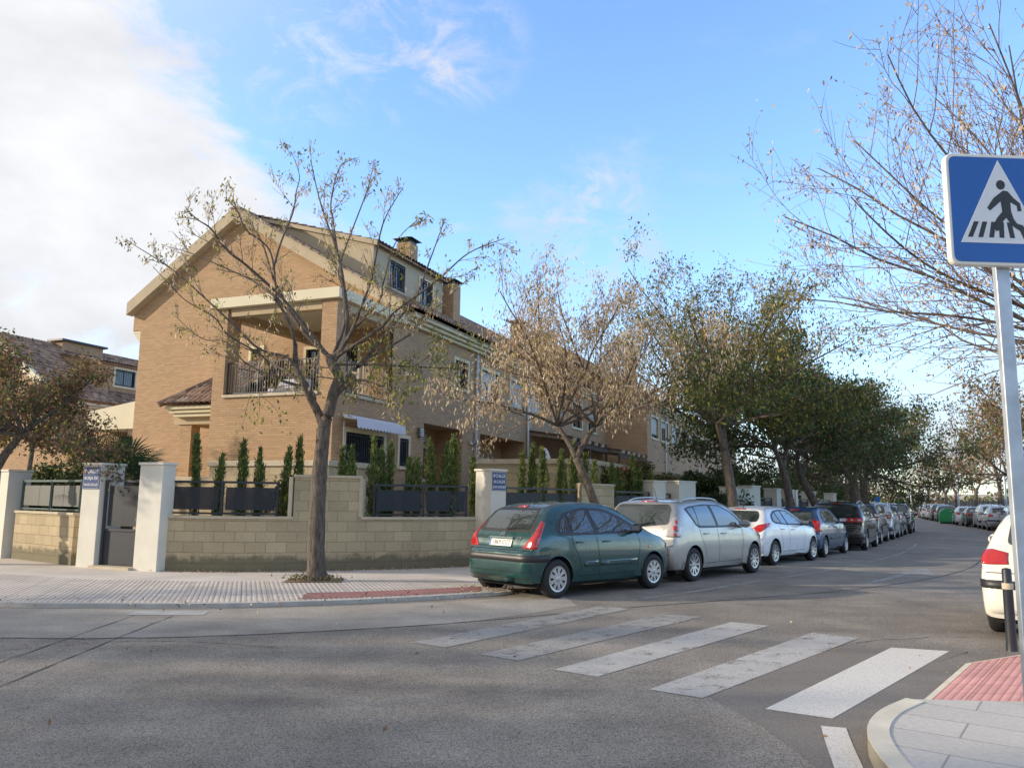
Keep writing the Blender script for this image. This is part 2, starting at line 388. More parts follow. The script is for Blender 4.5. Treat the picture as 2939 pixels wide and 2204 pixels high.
    def mesh(s, name, mats, smooth=False, fix=True, uv=True):
        me = bpy.data.meshes.new(name); me.from_pydata(s.v, [], s.f)
        for m in (mats if isinstance(mats, (list, tuple)) else [mats]): me.materials.append(MT[m] if isinstance(m, str) else m)
        if any(s.mi): me.polygons.foreach_set('material_index', s.mi)
        if fix:
            bm = bmesh.new(); bm.from_mesh(me); bmesh.ops.recalc_face_normals(bm, faces=bm.faces); bm.to_mesh(me); bm.free()
        if uv:
            ul = me.uv_layers.new(name='UVMap')
            for p in me.polygons:
                ex = s.uv.get(p.index); nx, ny, nz = p.normal
                if abs(nz) < .7:
                    l = math.hypot(nx, ny) or 1; tx, ty = -ny/l, nx/l
                for k, li in enumerate(p.loop_indices):
                    vi = me.loops[li].vertex_index; co = me.vertices[vi].co
                    if ex: ul.data[li].uv = ex[list(s.f[p.index]).index(vi)]
                    elif abs(nz) >= .7: ul.data[li].uv = (co.x, co.y)
                    else: ul.data[li].uv = (co.x*tx+co.y*ty, co.z)
        if smooth: me.polygons.foreach_set('use_smooth', [True]*len(me.polygons))
        me.update(); return me
    def build(s, name, mats, parent=None, smooth=False, fix=True, uv=True, loc=None):
        o = bpy.data.objects.new(name, s.mesh(name, mats, smooth, fix, uv)); COL.objects.link(o)
        if parent: o.parent = parent
        if loc: o.location = loc
        return o
def bevel(o, w=.01, seg=2):
    m = o.modifiers.new('bevel', 'BEVEL'); m.width = w; m.segments = seg; m.limit_method = 'ANGLE'; m.angle_limit = R(40); return o
def copy_tree(o, parent=None):
    c = o.copy(); COL.objects.link(c); c.parent = parent
    for ch in o.children: copy_tree(ch, c)
    return c
def set_tree_material(o, frm, to):
    pass
def catmull(P, n=6):
    P = [Vector(p) for p in P]; out = []
    for i in range(len(P)-1):
        p0 = P[max(i-1, 0)]; p1 = P[i]; p2 = P[i+1]; p3 = P[min(i+2, len(P)-1)]
        for k in range(n):
            t = k/n; out.append(.5*((2*p1)+(p2-p0)*t+(2*p0-5*p1+4*p2-p3)*t*t+(3*p1-p0-3*p2+p3)*t**3))
    out.append(P[-1]); return out
def text_mesh(body, size, extrude=.002, align='CENTER', shear=0):
    c = bpy.data.curves.new('t', 'FONT'); c.body = body; c.size = size; c.offset = size*.018; c.extrude = extrude; c.align_x = align; c.align_y = 'CENTER'; c.resolution_u = 2
    o = bpy.data.objects.new('t', c); COL.objects.link(o)
    dg = bpy.context.evaluated_depsgraph_get(); me = bpy.data.meshes.new_from_object(o.evaluated_get(dg))
    bpy.data.objects.remove(o); return me
def text_obj(name, body, size, mat, parent, M, extrude=.002, sx=1.0):
    me = text_mesh(body, size, extrude); me.transform(Matrix.Diagonal((sx, 1, 1, 1))); me.materials.clear(); me.materials.append(MT[mat])
    o = bpy.data.objects.new(name, me); COL.objects.link(o); o.parent = parent; o.matrix_local = M; return o
def frameM(origin, xdir, zdir):  # text frame: x along xdir, y up, z normal towards viewer
    x = Vector(xdir).normalized(); z = Vector(zdir).normalized(); y = z.cross(x).normalized(); x = y.cross(z)
    m = Matrix((x, y, z)).transposed().to_4x4(); m.translation = Vector(origin); return m
# ---------------------------------------------------------------- the ground
PZ = .05
def flat(name, poly, z, mat, kind='structure', uvrot=0., thick=None, label=None):
    m = MB()
    if thick:
        m.prism(poly, z-thick, z)
    else: m.face([(x, y, z) for x, y in poly])
    if uvrot:
        c, s = math.cos(uvrot), math.sin(uvrot)
        for i, f in enumerate(m.f):
            if all(abs(m.v[k][2]-z) < 1e-6 for k in f): m.uv[i] = [(m.v[k][0]*c+m.v[k][1]*s, -m.v[k][0]*s+m.v[k][1]*c) for k in f]
    o = m.build(name, mat); tag(o, label, kind=kind); return o
flat('ground', [(-900, -300), (900, -300), (900, 1800), (-900, 1800)], -.06, 'dry')
flat('road', [(-70, -30), (60, -30), (75, 60), (110, 190), (-60, 190), (-70, 60)], 0, 'asphalt')
# lighter gutter strip of older asphalt between the tar seam and the left kerb
SEAM = [(-22, 16.5), (-16, 12.6), (-11, 10.2), (-8, 9.2), (-5.45, 8.9), (-4.24, 8.97), (-3.09, 9.24), (-1.9, 9.73), (-.58, 10.42), (1.74, 12.05), (3.35, 13.04), (6.43, 15.1), (10.07, 18.64), (13.57, 23.47), (19, 32), (26, 44)]
KERB = [(-40, 33.2), (-22, 20.6), (-15.5, 15.9), (-12, 13.3), (-9.4, 11.9), (-6.97, 11.25), (-5.6, 11.25), (-4.16, 11.4), (-3.2, 11.68), (-2.35, 12.0), (-1.3, 12.55), (-.24, 13.25), (.05, 13.6), (-.1, 14.1), (-.42, 14.75), (.4, 15.7), (2.4, 17.9), (5.0, 20.7), (7.6, 23.8), (10.3, 27.6), (13.0, 32.0), (19.4, 43.5), (24.5, 54), (33.6, 78), (41, 97), (55, 140)]
g = SEAM[:]+[(28, 42), (24.5, 54)][:0]
gut = SEAM[:9]+[(.2, 11.2), (1.0, 12.2), (.9, 13.4), (.5, 14.2), (.3, 13.2), (-1.2, 12.3), (-2.35, 11.8), (-4.16, 11.2), (-6.97, 11.05), (-9.4, 11.6), (-12, 13.0), (-15.5, 15.5)]
flat('gutter_asphalt', gut, .0018, 'asphalt_gut')
def ribbon(name, pts, w, z, mat, jitter=0., seed=1, thick=0.):
    rnd = random.Random(seed); P = catmull([(x, y, 0) for x, y in pts], 8); m = MB(); L = []; Rr = []
    for i, p in enumerate(P):
        d = (P[min(i+1, len(P)-1)]-P[max(i-1, 0)]).normalized(); n = Vector((-d.y, d.x, 0))
        ww = w/2*(1+jitter*rnd.uniform(-.8, .8)); o = n*rnd.uniform(-1, 1)*w*jitter*.5
        L.append(p+n*ww+o); Rr.append(p-n*ww+o)
    for i in range(len(P)-1):
        m.face([(q.x, q.y, z) for q in (L[i], Rr[i], Rr[i+1], L[i+1])])
    o = m.build(name, mat); tag(o, kind='structure'); return o
ribbon('tar_seam', SEAM, .034, .0035, 'tar', .9, 3)
ribbon('tar_seam', [(-4.5, 4.6), (-4.62, 6.6), (-4.70, 8.6), (-4.84, 11.0)], .018, .0035, 'tar', .9, 5)
ribbon('tar_seam', [(-3.9, 4.6), (-4.08, 6.8), (-4.2, 8.6), (-4.31, 10.6)], .015, .0047, 'tar', .9, 6)
flat('drain_cover', [(-4.9, 10.62), (-3.95, 10.72), (-4.02, 11.1), (-4.96, 11.0)], .006, 'kerb')
flat('asphalt_patch', [(1.62, 6.72), (1.78, 5.9), (1.84, 5.1), (1.7, 3.6), (1.4, 2.0), (3.2, 2.0), (4.4, 8.4), (4.86, 8.82), (3.84, 9.08), (3.3, 8.75), (2.6, 7.95), (2.0, 7.15)], .002, 'asphalt_new')
for i, (P, mt) in enumerate([([(1.95, 6.35), (2.36, 6.10), (4.72, 8.88), (4.17, 9.04)], 'white_new'),
        ([(1.17, 6.93), (1.55, 6.66), (4.05, 9.61), (3.66, 9.98)], 'white_mid'),
        ([(.42, 7.66), (.79, 7.38), (3.3, 10.48), (2.90, 10.76)], 'white_mid'),
        ([(-.29, 8.33), (.10, 8.05), (2.62, 11.2), (2.12, 11.38)], 'white_old'),
        ([(-1.05, 8.95), (-.66, 8.68), (1.75, 11.9), (1.35, 12.15)], 'white_old')]):
    flat('zebra_stripe', P, .0045, mt)
ribbon('give_way_line', [(2.28, 5.88), (2.20, 5.62), (2.12, 5.35), (2.02, 5.0), (1.86, 4.5)], .165, .0055, 'white_new')
# old cracks wandering over the carriageway
def crack(p, a, n, seed):
    r_ = random.Random(seed); P = [p]
    for i in range(n): a += r_.gauss(0, .28); P.append((P[-1][0]+math.cos(a)*.45, P[-1][1]+math.sin(a)*.45))
    ribbon('road_crack', P, .011, .0042, 'tar', .95, seed)
crack((-6.5, 6.2), .3, 12, 2); crack((3.9, 9.3), .9, 12, 5); crack((6.2, 13.2), .75, 9, 8)
# left turn arrow on the carriageway
flat('road_arrow', [(7.17, 16.40), (7.28, 16.28), (9.06, 18.42), (8.95, 18.55)], .0045, 'white_old')
flat('road_arrow_head', [(8.78, 18.75), (9.45, 18.15), (10.25, 20.1)], .0045, 'white_old')
# faded parking bay lines along the row of cars
for a, b in [((1.9, 12.9), (5.0, 16.4)), ((5.6, 17.0), (8.9, 20.9)), ((9.4, 21.6), (13.1, 27.0)), ((13.6, 27.9), (16.2, 32.5))]:
    ribbon('parking_line', [a, ((a[0]+b[0])/2+.05, (a[1]+b[1])/2-.05), b], .10, .0045, 'white_old')
# pavement on the left (house side)
pav = KERB+[(30, 150), (-70, 150), (-70, 33.2)]
flat('left_pavement', pav, PZ-.004, 'pave2', thick=.12)
def inset(P, d):
    out = []
    for i, p in enumerate(P):
        a = Vector(P[max(i-1, 0)]); b = Vector(P[min(i+1, len(P)-1)]); t = (b-a).normalized(); n = Vector((-t.y, t.x))
        out.append((p[0]+n.x*d, p[1]+n.y*d))
    return out
near = [p for p in KERB[4:13]]
kin = inset(near, .14)
flat('ribbed_paving', kin+[(-.45, 14.6), (-1.1, 15.4), (-2.0, 15.2), (-3.4, 14.7), (-5.4, 14.3), (-7.2, 14.4), (-9.3, 15.1)], PZ+.002, 'pave', uvrot=R(18))
flat('tactile_strip', [(-3.05, 12.05), (-2.25, 12.38), (-1.25, 12.88), (-.45, 13.42), (-.50, 14.1), (-1.55, 13.5), (-2.4, 13.1), (-3.15, 12.85)], PZ+.0065, 'red_pave', uvrot=R(30))
def kerb_strip(name, P, w, z0, z1, mat):
    A = P; B = inset(P, w); m = MB()
    for i in range(len(P)-1):
        a, b, c, d = A[i], A[i+1], B[i+1], B[i]
        m.slab([(a[0], a[1], z0), (b[0], b[1], z0), (c[0], c[1], z0), (d[0], d[1], z0)], (0, 0, z1-z0))
    o = m.build(name, mat); tag(o, kind='structure'); return o
def smooth2(P, n=5): return [(p.x, p.y) for p in catmull([(x, y, 0) for x, y in P], n)]
kerb_strip('left_kerb', smooth2([(p[0], p[1]) for p in KERB[1:12]]), .14, -.03, PZ+.010, 'kerb')
kerb_strip('left_kerb', smooth2(KERB[14:24], 3), .16, -.03, PZ+.05, 'kerb')
# tree pit around the nearest tree
PIT = [(-3.95, 14.28), (-2.95, 14.45), (-3.05, 15.2), (-4.0, 15.05)]
flat('tree_pit', PIT, PZ+.012, 'soil')
# right hand corner pavement
RK = [(1.75, 2.0), (1.98, 3.6), (2.08, 4.55), (2.2, 5.1), (2.36, 5.5), (2.62, 5.88), (2.96, 6.22)]
rk = smooth2(RK, 6)
rp = rk+[(3.98, 6.18), (5.9, 8.62), (8.2, 9.4), (10.4, 11.5), (14.9, 18.2), (24.4, 36.3), (30.4, 49), (37, 65), (44, 82), (53, 101), (66, 132), (120, 132), (70, 30), (30, -5), (6, 1.5)]
flat('right_pavement', rp, .120, 'pave_slab', thick=.2, uvrot=R(-36))
kerb_strip('right_kerb', [(x, y) for x, y in rk][::-1], .13, -.05, .128, 'kerb_y')
def ramp():
    A, B, C_, D_ = Vector((2.96, 6.22, .012)), Vector((4.50, 8.18, .012)), Vector((5.9, 8.62, .121)), Vector((3.98, 6.18, .121))
    m = MB(); m.face([A, B, C_, D_]); m.face([A, D_, (3.98, 6.18, -.02), (2.96, 6.22, -.02)]); m.face([B, C_, (5.9, 8.62, -.02), (4.5, 8.18, -.02)])
    tag(m.build('kerb_ramp', 'kerb_y'), kind='structure')
    def P(s, t): p = (A.lerp(D_, s)).lerp(B.lerp(C_, s), t); p.z += .004; return p
    m = MB(); q = [P(.07, .02), P(.07, .97), P(.99, .97), P(.99, .02)]; c, s = math.cos(R(-38)), math.sin(R(-38))
    m.face(q, [(p.x*c+p.y*s, -p.x*s+p.y*c) for p in q]); tag(m.build('tactile_ramp', 'red_new'), kind='structure')
    q = [(3.75, 6.05, .1275), (3.99, 6.18, .1275), (5.9, 8.60, .1275), (6.6, 8.8, .1275), (6.6, 8.1, .1275), (4.9, 6.6, .1275)]
    q = [(3.99, 6.19, .1275), (5.88, 8.58, .1275), (6.8, 8.72, .1275), (5.0, 6.32, .1275)]
    m = MB(); m.face(q, [(p[0]*c+p[1]*s, -p[0]*s+p[1]*c) for p in q]); tag(m.build('tactile_strip', 'red_new'), kind='structure')
ramp()
kerb_strip('right_kerb', [(5.75, 8.66), (8.0, 9.6), (10.2, 11.7), (14.6, 18.5), (24.1, 36.5), (30, 49.3), (36.6, 65.2), (43.6, 82.2), (52.6, 101.2), (65, 132)][::-1], .16, -.03, .130, 'kerb')
# dry slope and far hills
def hills():
    rnd = random.Random(4); m = MB(); nx, ny = 60, 14; P = {}
    for i in range(nx+1):
        for j in range(ny+1):
            x = -260+i*14; y = 175+j*26
            h = 5.5*(1-math.exp(-j/4.))*(1+.5*math.sin(i*.35+1.2))+rnd.uniform(-.4, .4)-.6
            if j == 0: h = -1
            P[i, j] = (x, y, h)
    for i in range(nx):
        for j in range(ny): m.face([P[i, j], P[i+1, j], P[i+1, j+1], P[i, j+1]])
    tag(m.build('hills', 'dry', smooth=True), kind='structure')
hills()

# ---------------------------------------------------------------- garden walls, pillars, railings
def path_wall(m, P, z0, z1, th, u0=0.):
    """wall along a 2d polyline; the street face is on the right hand of the path"""
    B = inset(P, th); acc = u0
    for i in range(len(P)-1):
        a, b, c, d = P[i], P[i+1], B[i+1], B[i]; l = math.dist(a, b)
        m.face([(a[0], a[1], z0), (b[0], b[1], z0), (b[0], b[1], z1), (a[0], a[1], z1)], [(acc, z0), (acc+l, z0), (acc+l, z1), (acc, z1)])
        m.face([(c[0], c[1], z0), (d[0], d[1], z0), (d[0], d[1], z1), (c[0], c[1], z1)], [(acc+l, z0), (acc, z0), (acc, z1), (acc+l, z1)])
        m.face([(a[0], a[1], z1), (b[0], b[1], z1), (c[0], c[1], z1), (d[0], d[1], z1)]); acc += l
    for p, q in ((P[0], B[0]), (B[-1], P[-1])):
        m.face([(q[0], q[1], z0), (p[0], p[1], z0), (p[0], p[1], z1), (q[0], q[1], z1)])
def path_cap(m, P, z0, z1, th, ov=.035):
    A = inset(P, -ov); B = inset(P, th+ov)
    for i in range(len(P)-1):
        a, b, c, d = A[i], A[i+1], B[i+1], B[i]
        m.slab([(a[0], a[1], z0), (b[0], b[1], z0), (c[0], c[1], z0), (d[0], d[1], z0)], (0, 0, z1-z0))
CH = smooth2([(-7.05, 16.22), (-6.2, 16.12), (-5.37, 16.19), (-4.41, 16.50), (-3.12, 16.98), (-2.26, 17.37), (-1.5, 17.82), (-.78, 18.36)], 4)
iA, iB = 12, 16
def block_wall(name, P, top, label, mid=None, cat='wall', group=None):
    m = MB(); path_wall(m, P, 0, top, .22)
    root = m.build(name, 'block', fix=False); tag(root, label, cat, group)
    c = MB()
    if mid:
        a, b = mid
        path_cap(c, P[:a+1], top, top+.05, .22); path_cap(c, P[b:], top, top+.05, .22)
        r = MB(); path_wall(r, P[a:b+1], top+.002, mid_top, .22, u0=sum(math.dist(P[k], P[k+1]) for k in range(a)))
        r.build('raised_section', 'block', root, fix=False)
        path_cap(c, P[a:b+1], mid_top, mid_top+.05, .22)
        for k in (a, b):
            p = Vector((P[k][0], P[k][1], 0)); d = Vector((P[b][0]-P[a][0], P[b][1]-P[a][1], 0)).normalized(); n = Vector((-d.y, d.x, 0))
            q = p+d*(-.03 if k == a else .03)
            c.beam(q+n*.11+Vector((0, 0, top+.05)), q+n*.11+Vector((0, 0, mid_top)), .28, .07)
    else: path_cap(c, P, top, top+.05, .22)
    c.build('coping', 'capc', root)
    return root
mid_top = 1.93
block_wall('garden_wall', CH, 1.08, 'tan split-face block wall curving round the corner behind the nearest street tree', (iA, iB))
def railing(P, z0, z1, label, mat='dark', sheet='darkmesh', posts=2, group='metal railings on the garden walls'):
    """frame with a perforated sheet, following a polyline"""
    root = empty('railing_panel', (P[0][0], P[0][1], z0), 0, label, 'railing', group)
    O = Vector((P[0][0], P[0][1], z0)); P3 = [Vector((x, y, 0)) for x, y in P]; m = MB(); lo = MB()
    for i in range(len(P3)-1):
        m.beam(P3[i]+Vector((0, 0, z1))-O, P3[i+1]+Vector((0, 0, z1))-O, .04, .045); lo.beam(P3[i]+Vector((0, 0, z0+.05))-O, P3[i+1]+Vector((0, 0, z0+.05))-O, .04, .035)
    L = [0]
    for i in range(len(P3)-1): L.append(L[-1]+(P3[i+1]-P3[i]).length)
    def at(l):
        for i in range(len(L)-1):
            if l <= L[i+1]+1e-6: return P3[i].lerp(P3[i+1], (l-L[i])/(L[i+1]-L[i]))
        return P3[-1]
    m.build('top_rail', mat, root); lo.build('bottom_rail', mat, root)
    tot = L[-1]
    for k in range(posts+1):
        l = min(max(tot*k/posts, .03), tot-.03); p = at(l); mm = MB(); mm.beam(p+Vector((0, 0, z0-.02))-O, p+Vector((0, 0, z1))-O, .05, .05); mm.build('post', mat, root)
    for k in range(posts):
        mm = MB(); n = 5; a0 = tot*k/posts+.07; a1 = tot*(k+1)/posts-.07
        for q in range(n):
            p, r = at(a0+(a1-a0)*q/n), at(a0+(a1-a0)*(q+1)/n)
            mm.face([p+Vector((0, 0, z0+.12))-O, r+Vector((0, 0, z0+.12))-O, r+Vector((0, 0, z1-.10))-O, p+Vector((0, 0, z1-.10))-O])
        s = mm.build('perforated_sheet', sheet, root); so_ = s.modifiers.new('s', 'SOLIDIFY'); so_.thickness = .004
    return root
mp = inset(CH, .11)
railing(mp[1:iA], 1.13, 1.80, 'dark perforated railing between the right gate pillar and the raised wall section behind the tree', posts=2)
railing(mp[iB+1:-1], 1.13, 1.80, 'dark perforated railing between the raised wall section and the corner pillar behind the green car', posts=2)
HA = R(22.3); HU = Vector((math.sin(HA), math.cos(HA), 0)); HV = Vector((-math.cos(HA), math.sin(HA), 0)); HO = Vector((-4.8175, 21.5, 0))
HZ = R(90)-HA
def hp(s, v, z=0): return HO+HU*s+HV*v+Vector((0, 0, z))
def pillar(c, w, d, h, rz, label, group='white rendered gate pillars'):
    root = empty('gate_pillar', (c[0], c[1], 0), rz, label, 'pillar', group)
    m = MB(); m.box((-w/2, -d/2, 0), (w/2, d/2, h-.05)); bevel(m.build('shaft', 'render', root), .008)
    m = MB(); m.box((-w/2-.03, -d/2-.03, h-.05), (w/2+.03, d/2+.03, h)); bevel(m.build('pillar_cap', 'render', root), .008)
    return root
# in the pillar frame x runs along the house side direction (s), y along v
def hpill(s0, s1, v0, v1, h, label): 
    c = hp((s0+s1)/2, (v0+v1)/2); return pillar((c.x, c.y), s1-s0, v1-v0, h, HZ, label)
pA = hpill(-5.87, -5.27, 1.52, 2.02, 2.17, 'white pillar left of the dark gate, carrying a blue street name plate')
pB = hpill(-5.89, -5.56, -.18, .43, 2.17, 'plain white pillar right of the dark gate, at the end of the curved wall')
def gate(P, Q, z1, label, panel_split=.45, kick='dark'):
    P, Q = Vector(P), Vector(Q); O = Vector((P.x, P.y, 0)); root = empty('garden_gate', O, 0, label, 'gate', 'garden gates')
    m = MB(); d = (Q-P).normalized()
    for p in (P+d*.03, Q-d*.03): m.beam(p+Vector((0, 0, .06))-O, p+Vector((0, 0, z1))-O, .05, .05)
    for z in (.09, panel_split*z1, z1): m.beam(P+Vector((0, 0, z))-O, Q+Vector((0, 0, z))-O, .04, .05)
    m.build('gate_frame', 'dark', root)
    m = MB(); a, b = P+d*.06-O, Q-d*.06-O; n = Vector((-d.y, d.x, 0))*.01
    m.slab([a+Vector((0, 0, .12)), b+Vector((0, 0, .12)), b+Vector((0, 0, panel_split*z1-.02)), a+Vector((0, 0, panel_split*z1-.02))], n)
    m.build('kick_panel', kick, root)
    m = MB(); m.slab([a+d*.06+Vector((0, 0, panel_split*z1+.08)), b-d*.06+Vector((0, 0, panel_split*z1+.08)), b-d*.06+Vector((0, 0, z1-.1)), a+d*.06+Vector((0, 0, z1-.1))], n*.6)
    m.build('perforated_sheet', 'darkmesh', root)
    m = MB(); m.box((-.01, -.03, 0), (.01, .03, .05)); h = m.build('lock', 'chrome', root); h.location = (Q-d*.12-O)+Vector((0, 0, 1.0))-n*2
    return root
gate(hp(-5.74, 1.50), hp(-5.74, .45), 1.80, 'dark metal garden gate between the two white pillars at the left')
m = MB(); m.box((-.15, 0, 0), (.35, 1.09, .10)); st = m.build('doorstep', 'capc'); st.location = hp(-5.85, .43); st.rotation_euler = (0, 0, HZ); tag(st, 'stone step under the dark garden gate between the white pillars', 'step')
# left wall, running away to the left
LW = [(-11.35, 18.65), (-10.2, 17.85), (-9.15, 17.08)]
block_wall('garden_wall', LW, 1.08, 'sunlit tan block wall at the far left under the olive green railing')
railing(inset(LW, .11), 1.13, 1.80, 'grey green railing on the sunlit wall at the far left', 'greenmetal', 'greymesh', 2)
def wpill(x, y, rz, w, d, h, label): return pillar((x, y), w, d, h, rz, label)
wpill(-11.62, 18.98, R(-36), .42, .5, 2.06, 'white pillar at the left end of the sunlit block wall, by the second gate')
wpill(-12.75, 20.1, R(-36), .5, .5, 2.06, 'white pillar at the left edge of the picture, beyond the second gate')
gate((-12.45, 19.85, 0), (-11.85, 19.25, 0), 1.75, 'dark garden gate at the left edge of the picture', .42)
m = MB(); m.box((-.05, -.14, 0), (.05, .14, .34)); bx = bevel(m.build('meter_box', 'white'), .01); bx.location = (-12.93, 19.70, 1.55); bx.rotation_euler = (0, 0, R(54)); tag(bx, 'small pale box on the leftmost white pillar', 'box')
# corner pillar behind the green car
pC = pillar((-.455, 18.66), .5, .5, 2.22, R(48), 'white corner pillar behind the green car, carrying a dark blue street name plate')

# street name plates
def name_plate(Mx, w, h, lines, label, mat, sizes):
    root = empty('street_name_plate', Mx.translation, 0, label, 'sign', 'blue street name plates'); root.matrix_world = Mx
    m = MB(); m.box((-w/2, -h/2, 0), (w/2, h/2, .012)); bevel(m.build('plate', mat, root), .004)
    fr = MB()
    for a, b in (((-w/2+.008, h/2-.014), (w/2-.008, h/2-.009)), ((-w/2+.008, -h/2+.009), (w/2-.008, -h/2+.014)), ((-w/2+.008, -h/2+.014), (-w/2+.013, h/2-.014)), ((w/2-.013, -h/2+.014), (w/2-.008, h/2-.014))):
        fr.box((a[0], a[1], .0121), (b[0], b[1], .0135))
    fr.build('border_line', 'wht', root)
    cr = MB(); cr.cur = 0; cx, cy = -w/2+.055, h/2-.085
    cr.face([(cx-.028, cy+.03, .014), (cx-.028, cy-.01, .014), (cx, cy-.04, .014), (cx+.028, cy-.01, .014), (cx+.028, cy+.03, .014)])
    cr.cur = 1; cr.face([(cx-.02, cy+.022, .0145), (cx-.02, cy-.006, .0145), (cx, cy-.026, .0145), (cx, cy+.022, .0145)])
    cr.build('town_crest', ['wht', 'redlamp'], root, fix=False)
    for (t, y, sx), sz in zip(lines, sizes):
        text_obj('lettering', t, sz, 'wht', root, Matrix.Translation(((.03 if y > .02 else 0), y, .014)), .001, sx)
fA = hp(-5.87, 1.77, 1.86)-HU*.004
name_plate(frameM(fA, -HV, -HU), .46, .46, [('CALLE', .13, 1.1), ('BORJA DE', -.01, 1.0), ('FRANCISCO BATALLER', -.145, .50)], 'blue enamel street plate on the pillar left of the dark gate', 'navy', (.105, .085, .075))
xC = Vector((math.cos(R(48)), math.sin(R(48)), 0)); nC = Vector((math.sin(R(48)), -math.cos(R(48)), 0))
name_plate(frameM(Vector((-.455, 18.66, 1.94))+nC*.254, xC, nC), .46, .42, [('CALLE', .12, 1.1), ('ALCALDE', -.01, 1.0), ('JUAN GOSALBEZ', -.13, .70)], 'dark blue enamel street plate on the corner pillar behind the green car', 'navy', (.105, .09, .08))

# walls along the street to the right
def FL(t, off=0.): # fence line along the side street
    P = Vector((-.12, 18.85, 0))
    if t <= 14: q = P+Vector((.660, .751, 0))*t; d = Vector((.660, .751, 0))
    else: q = P+Vector((.660, .751, 0))*14+Vector((.50, .866, 0))*(t-14); d = Vector((.50, .866, 0))
    return q+Vector((-d.y, d.x, 0))*off
def f2(t, off=0.): q = FL(t, off); return (q.x, q.y)
def seg_wall(t0, t1, top, label): return block_wall('garden_wall', [f2(t0), f2((t0+t1)/2), f2(t1)], top, label)
seg_wall(.05, 3.0, 1.08, 'low block wall under the railing behind the green car')
railing([f2(.1, .11), f2(1.5, .11), f2(2.95, .11)], 1.13, 1.80, 'dark perforated railing right of the corner pillar, above the green car roof')
seg_wall(3.0, 4.5, 1.93, 'tall plain block wall section behind the leaning tree trunk')
seg_wall(4.5, 6.55, 1.08, 'low block wall under the railing behind the silver car')
railing([f2(4.55, .11), f2(5.5, .11), f2(6.5, .11)], 1.13, 1.78, 'dark perforated railing right of the leaning tree, above the silver car roof')
def fpill(t0, t1, d, h, label):
    q = FL((t0+t1)/2, d/2); rz = R(48.7) if t0 < 14 else R(60); return pillar((q.x, q.y), t1-t0, d, h, rz, label)
fpill(6.55, 7.25, .5, 2.15, 'white pillar left of the narrow gate behind the silver car')
fpill(8.05, 9.1, .75, 2.18, 'white pillar right of the narrow gate with a dark letterbox beside it')
gate(FL(7.27, .3), FL(8.03, .3), 1.75, 'dark narrow gate between two white pillars behind the silver car')
def letterbox(t, off, label):
    q = FL(t, off); root = empty('letterbox', (q.x, q.y, 1.12), R(48.7), label, 'letterbox', 'dark letterboxes by the gates')
    m = MB(); m.box((-.13, -.06, 0), (.13, .06, .46)); bevel(m.build('letterbox_body', 'dark', root), .008)
    m = MB(); m.box((-.10, -.064, .34), (.10, -.06, .41)); m.build('name_card', 'white', root)
letterbox(7.85, .02, 'dark letterbox with a white card beside the gate behind the silver car')
block_wall('garden_wall', [f2(9.1, .1), f2(10.2, .1), f2(11.3, .1)], 1.35, 'block wall under the clipped hedge behind the silver car')
def white_wall(t0, t1, top, label):
    m = MB(); path_wall(m, [f2(t0), f2(t1)], 0, top, .3); r = m.build('garden_wall', 'render'); tag(r, label, 'wall')
    c = MB(); path_cap(c, [f2(t0), f2(t1)], top, top+.05, .3); c.build('coping', 'capc', r)
white_wall(11.3, 13.2, 2.02, 'white rendered wall with brick coping behind the third tree trunk')
fpill(13.2, 13.9, .5, 2.14, 'white pillar right of the third tree trunk')
letterbox(12.95, -.08, 'dark letterbox on the white wall behind the third tree trunk')
def dark_fence(t0, t1, top, label):
    m = MB(); path_wall(m, [f2(t0, .1), f2((t0+t1)/2, .1), f2(t1, .1)], 0, .6, .2); r = m.build('garden_wall', 'block'); tag(r, label+' base', 'wall')
    railing([f2(t0+.05, .2), f2((t0+t1)/2, .2), f2(t1-.05, .2)], .62, top, label)
for k, (t0, t1, nm) in enumerate([(14.0, 16.6, 'between the white pillars behind the white hatchback'), (17.5, 19.6, 'behind the blue hatchback'), (20.9, 24.4, 'behind the first black car'), (25.4, 31, 'behind the middle of the parked row'), (32, 40, 'behind the far end of the parked row')]):
    dark_fence(t0, t1, 1.7, 'dark railing '+nm)
for (t0, t1, nm) in ((16.6, 17.4, 'fourth white pillar along the street, above the white hatchback'), (19.6, 20.1, 'white pillar of a pair above the blue hatchback, left one'), (20.4, 20.9, 'white pillar of a pair above the blue hatchback, right one'), (24.4, 24.9, 'white pillar above the first black car'), (25.1, 25.4, 'narrow white pillar above the first black car'), (31, 31.5, 'white pillar near the far end of the parked row'), (31.7, 32.0, 'last white pillar of the street side walls')):
    fpill(t0, t1, .5, 2.1, nm)
# raised terrace retaining walls in front of the houses
def terrace(s0, s1, v0, v1, top, label, band=True):
    root = empty('terrace_wall', hp(s0, v0), HZ, label, 'wall'); m = MB(); a, b = s1-s0, v1-v0
    m.box((0, 0, 0), (a, b, top-.14)); m.build('block_face', 'block', root)
    m = MB(); m.box((-.05, -.05, top-.14), (a+.05, b+.05, top)); bevel(m.build('band_course', 'capc', root), .01)
    return root
terrace(-1.3, .9, -.85, 2.9, 2.43, 'raised terrace wall with a pale band in front of the brick house')
terrace(-1.0, 2.6, 2.9, 9.5, 2.02, 'lower terrace wall with grey coping left of the pale band, behind the left railing')
terrace(3.4, 9.0, -6.1, -2.6, 2.68, 'block terrace wall behind the cypresses and the corner pillar')
terrace(8.2, 16.0, -7.2, -3.0, 2.52, 'terrace wall covered in creepers behind the leaning tree')
